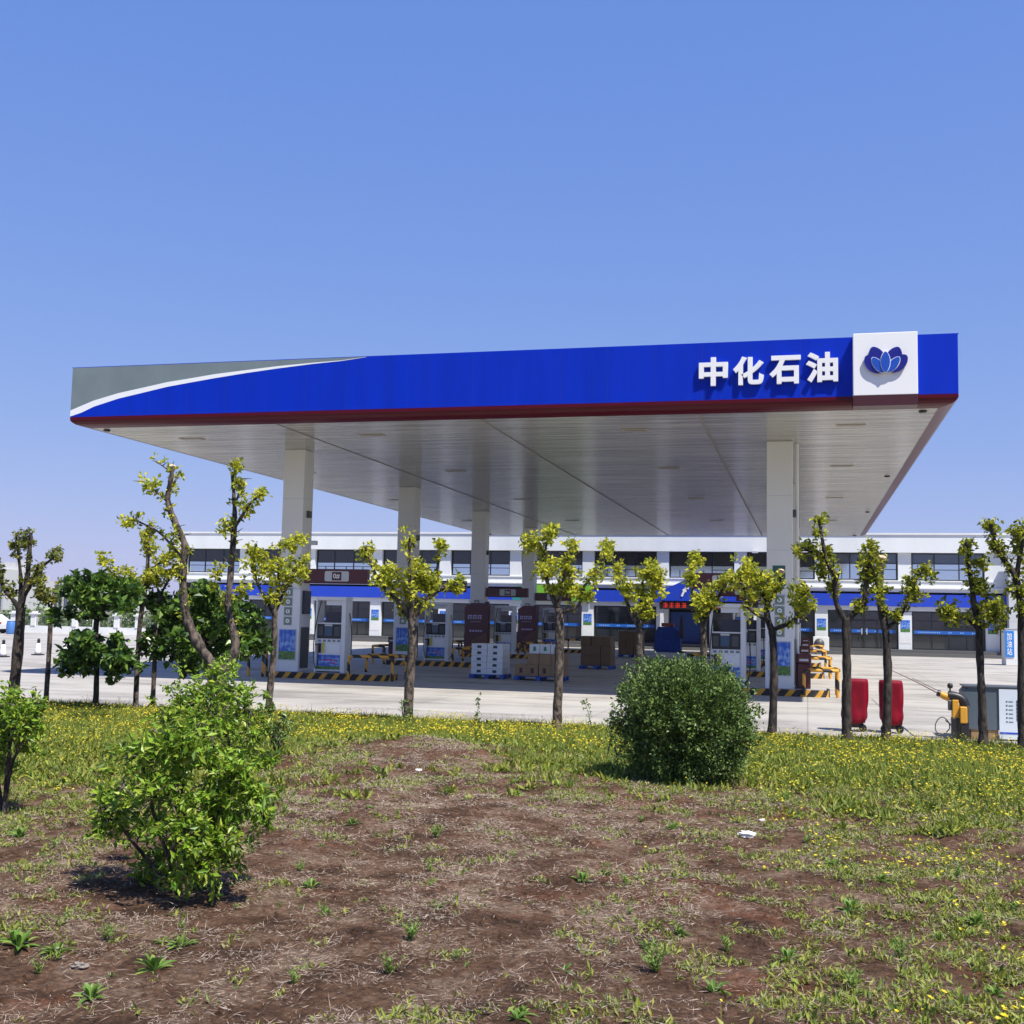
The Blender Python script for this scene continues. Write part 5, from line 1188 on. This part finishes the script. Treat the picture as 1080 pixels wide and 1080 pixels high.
def tuft_proto(ns, hgt, nl):
    P = []; D = []
    for q in range(ns):
        d = Vector((random.gauss(0, .45), random.gauss(0, .45), 1)).normalized(); h = hgt*random.uniform(.5, 1.1)
        for k in range(nl):
            t = (k+.5)/nl; P.append(tuple(d*h*t)); a = random.uniform(0, 6.3); D.append((math.cos(a), math.sin(a), .55+t*.6))
    P = np.array(P); D = np.array(D); n = len(P); N = rand_dirs(n)*.4+np.array([0,0,1]); L_ = rng.uniform(.014, .034, n)
    V, F = leaves(P, D, N, L_, L_*.3, .2); return rawmesh('weed_plant', V, F, WP)
protos += [tuft_proto(9, .10, 12), tuft_proto(16, .13, 13), tuft_proto(6, .07, 9)]
first_w = [True]*len(protos)
for k, (u, v) in enumerate(wp):
    q = ground_at(u, v); j = (k*5+k//7) % len(protos)
    o = protos[j] if first_w[j] else protos[j].copy()
    if not first_w[j]: C.objects.link(o)
    first_w[j] = False
    o.location = (q.x, q.y, q.z-.003); o.rotation_euler = (random.uniform(-.1,.1), random.uniform(-.1,.1), random.uniform(0, 6.3)); s = random.choice([.45,.55,.7,.8,.95,1.15])*(1+max(0, q.y-8)*.06); o.scale = (s, s, s)
    tag(o, ('small green weed rosette with long leaves on the bare brown soil' if j < 4 else 'small bushy weed tuft with tiny leaves on the bare brown soil'), 'weed', 'weed rosettes on the soil' if j < 4 else 'weed tufts on the soil')
# tall thin weed stems at the edge of the forecourt
def stalk(u0, v0, u1, v1, lab):
    a = ground_at(u0, v0); b = at(u1, v1, a.y)
    o = empty('weed_stalk', a, lab, 'weed', None); L = tuple(a); mb = MB()
    c = catmull([tuple(a), tuple((a+b)/2+Vector((.02, 0, 0))), tuple(b)], 5); mb.tube(c, [.008-.0005*i for i in range(len(c))], 5); mb.build('stem', BARK2, o, L)
    foliage('leaves', c[2:], [.05]*len(c[2:]), [10]*len(c[2:]), CLEAF, o, L, size=.05, clump=5, crad=.04)
for a in ((500,770,505,737,'thin upright weed stalk at the concrete edge below the white cartons'), (625,775,616,738,'thin weed stalk right of the spotted trunk'), (640,800,648,742,'wispy weed stalk touching the left side of the clipped bush'), (652,812,642,760,'short wispy weed stalk at the foot of the clipped bush')): stalk(*a)
# litter and stones
def lump(name, u, v, s, m, label, cat):
    q = ground_at(u, v); mb = MB(); n1, n2 = 7, 9; vs = []; fs = []
    for i in range(n1):
        for k in range(n2):
            a = math.pi*(i+.5)/n1; b = 2*math.pi*k/n2; r = s*(1+random.uniform(-.35, .35)); vs.append((r*math.sin(a)*math.cos(b)*1.3, r*math.sin(a)*math.sin(b), r*math.cos(a)*.55+s*.4))
        if i: fs += [((i-1)*n2+k, (i-1)*n2+(k+1) % n2, i*n2+(k+1) % n2, i*n2+k) for k in range(n2)]
    fs += [list(range(n2)), [(n1-1)*n2+k for k in range(n2)][::-1]]
    mb.add(vs, fs); o = mb.build(name, m); o.location = q; tag(o, label, cat)
PAPER = mat('paper_white', (.75,.75,.73), .7)
lump('paper_scrap', 788, 883, .05, PAPER, 'crumpled white paper scrap on the soil right of the clipped bush', 'litter')
lump('paper_scrap', 442, 814, .03, PAPER, 'tiny white scrap on the soil mound', 'litter')
lump('paper_scrap', 804, 866, .02, PAPER, 'tiny white scrap in the weeds above the crumpled paper', 'litter')
lump('stone', 84, 1022, .028, mat('stone', (.25,.22,.19), .9, var=.3, scale=20), 'grey brown stone in the bare soil at lower left', 'stone')
lump('stone', 60, 1003, .02, mat('stone', (.25,.22,.19)), 'small pebble near the lower left stone', 'stone')

# ------------------------------------------------------------------ hazy air
mb = MB(); mb.box(-1610, 1610, -310, 2410, -1.1, 70); hz = mb.build('haze', [])
tag(hz, 'thin pale haze in the air', 'haze', kind='stuff')
hm = bpy.data.materials.new('haze_air'); hm.use_nodes = True; hm.node_tree.nodes.clear()
pv = hm.node_tree.nodes.new('ShaderNodeVolumePrincipled'); pv.inputs['Density'].default_value = .00014; pv.inputs['Color'].default_value = (.9,.93,1,1); pv.inputs['Anisotropy'].default_value = .2
om = hm.node_tree.nodes.new('ShaderNodeOutputMaterial'); hm.node_tree.links.new(pv.outputs[0], om.inputs['Volume']); hz.data.materials.append(hm)
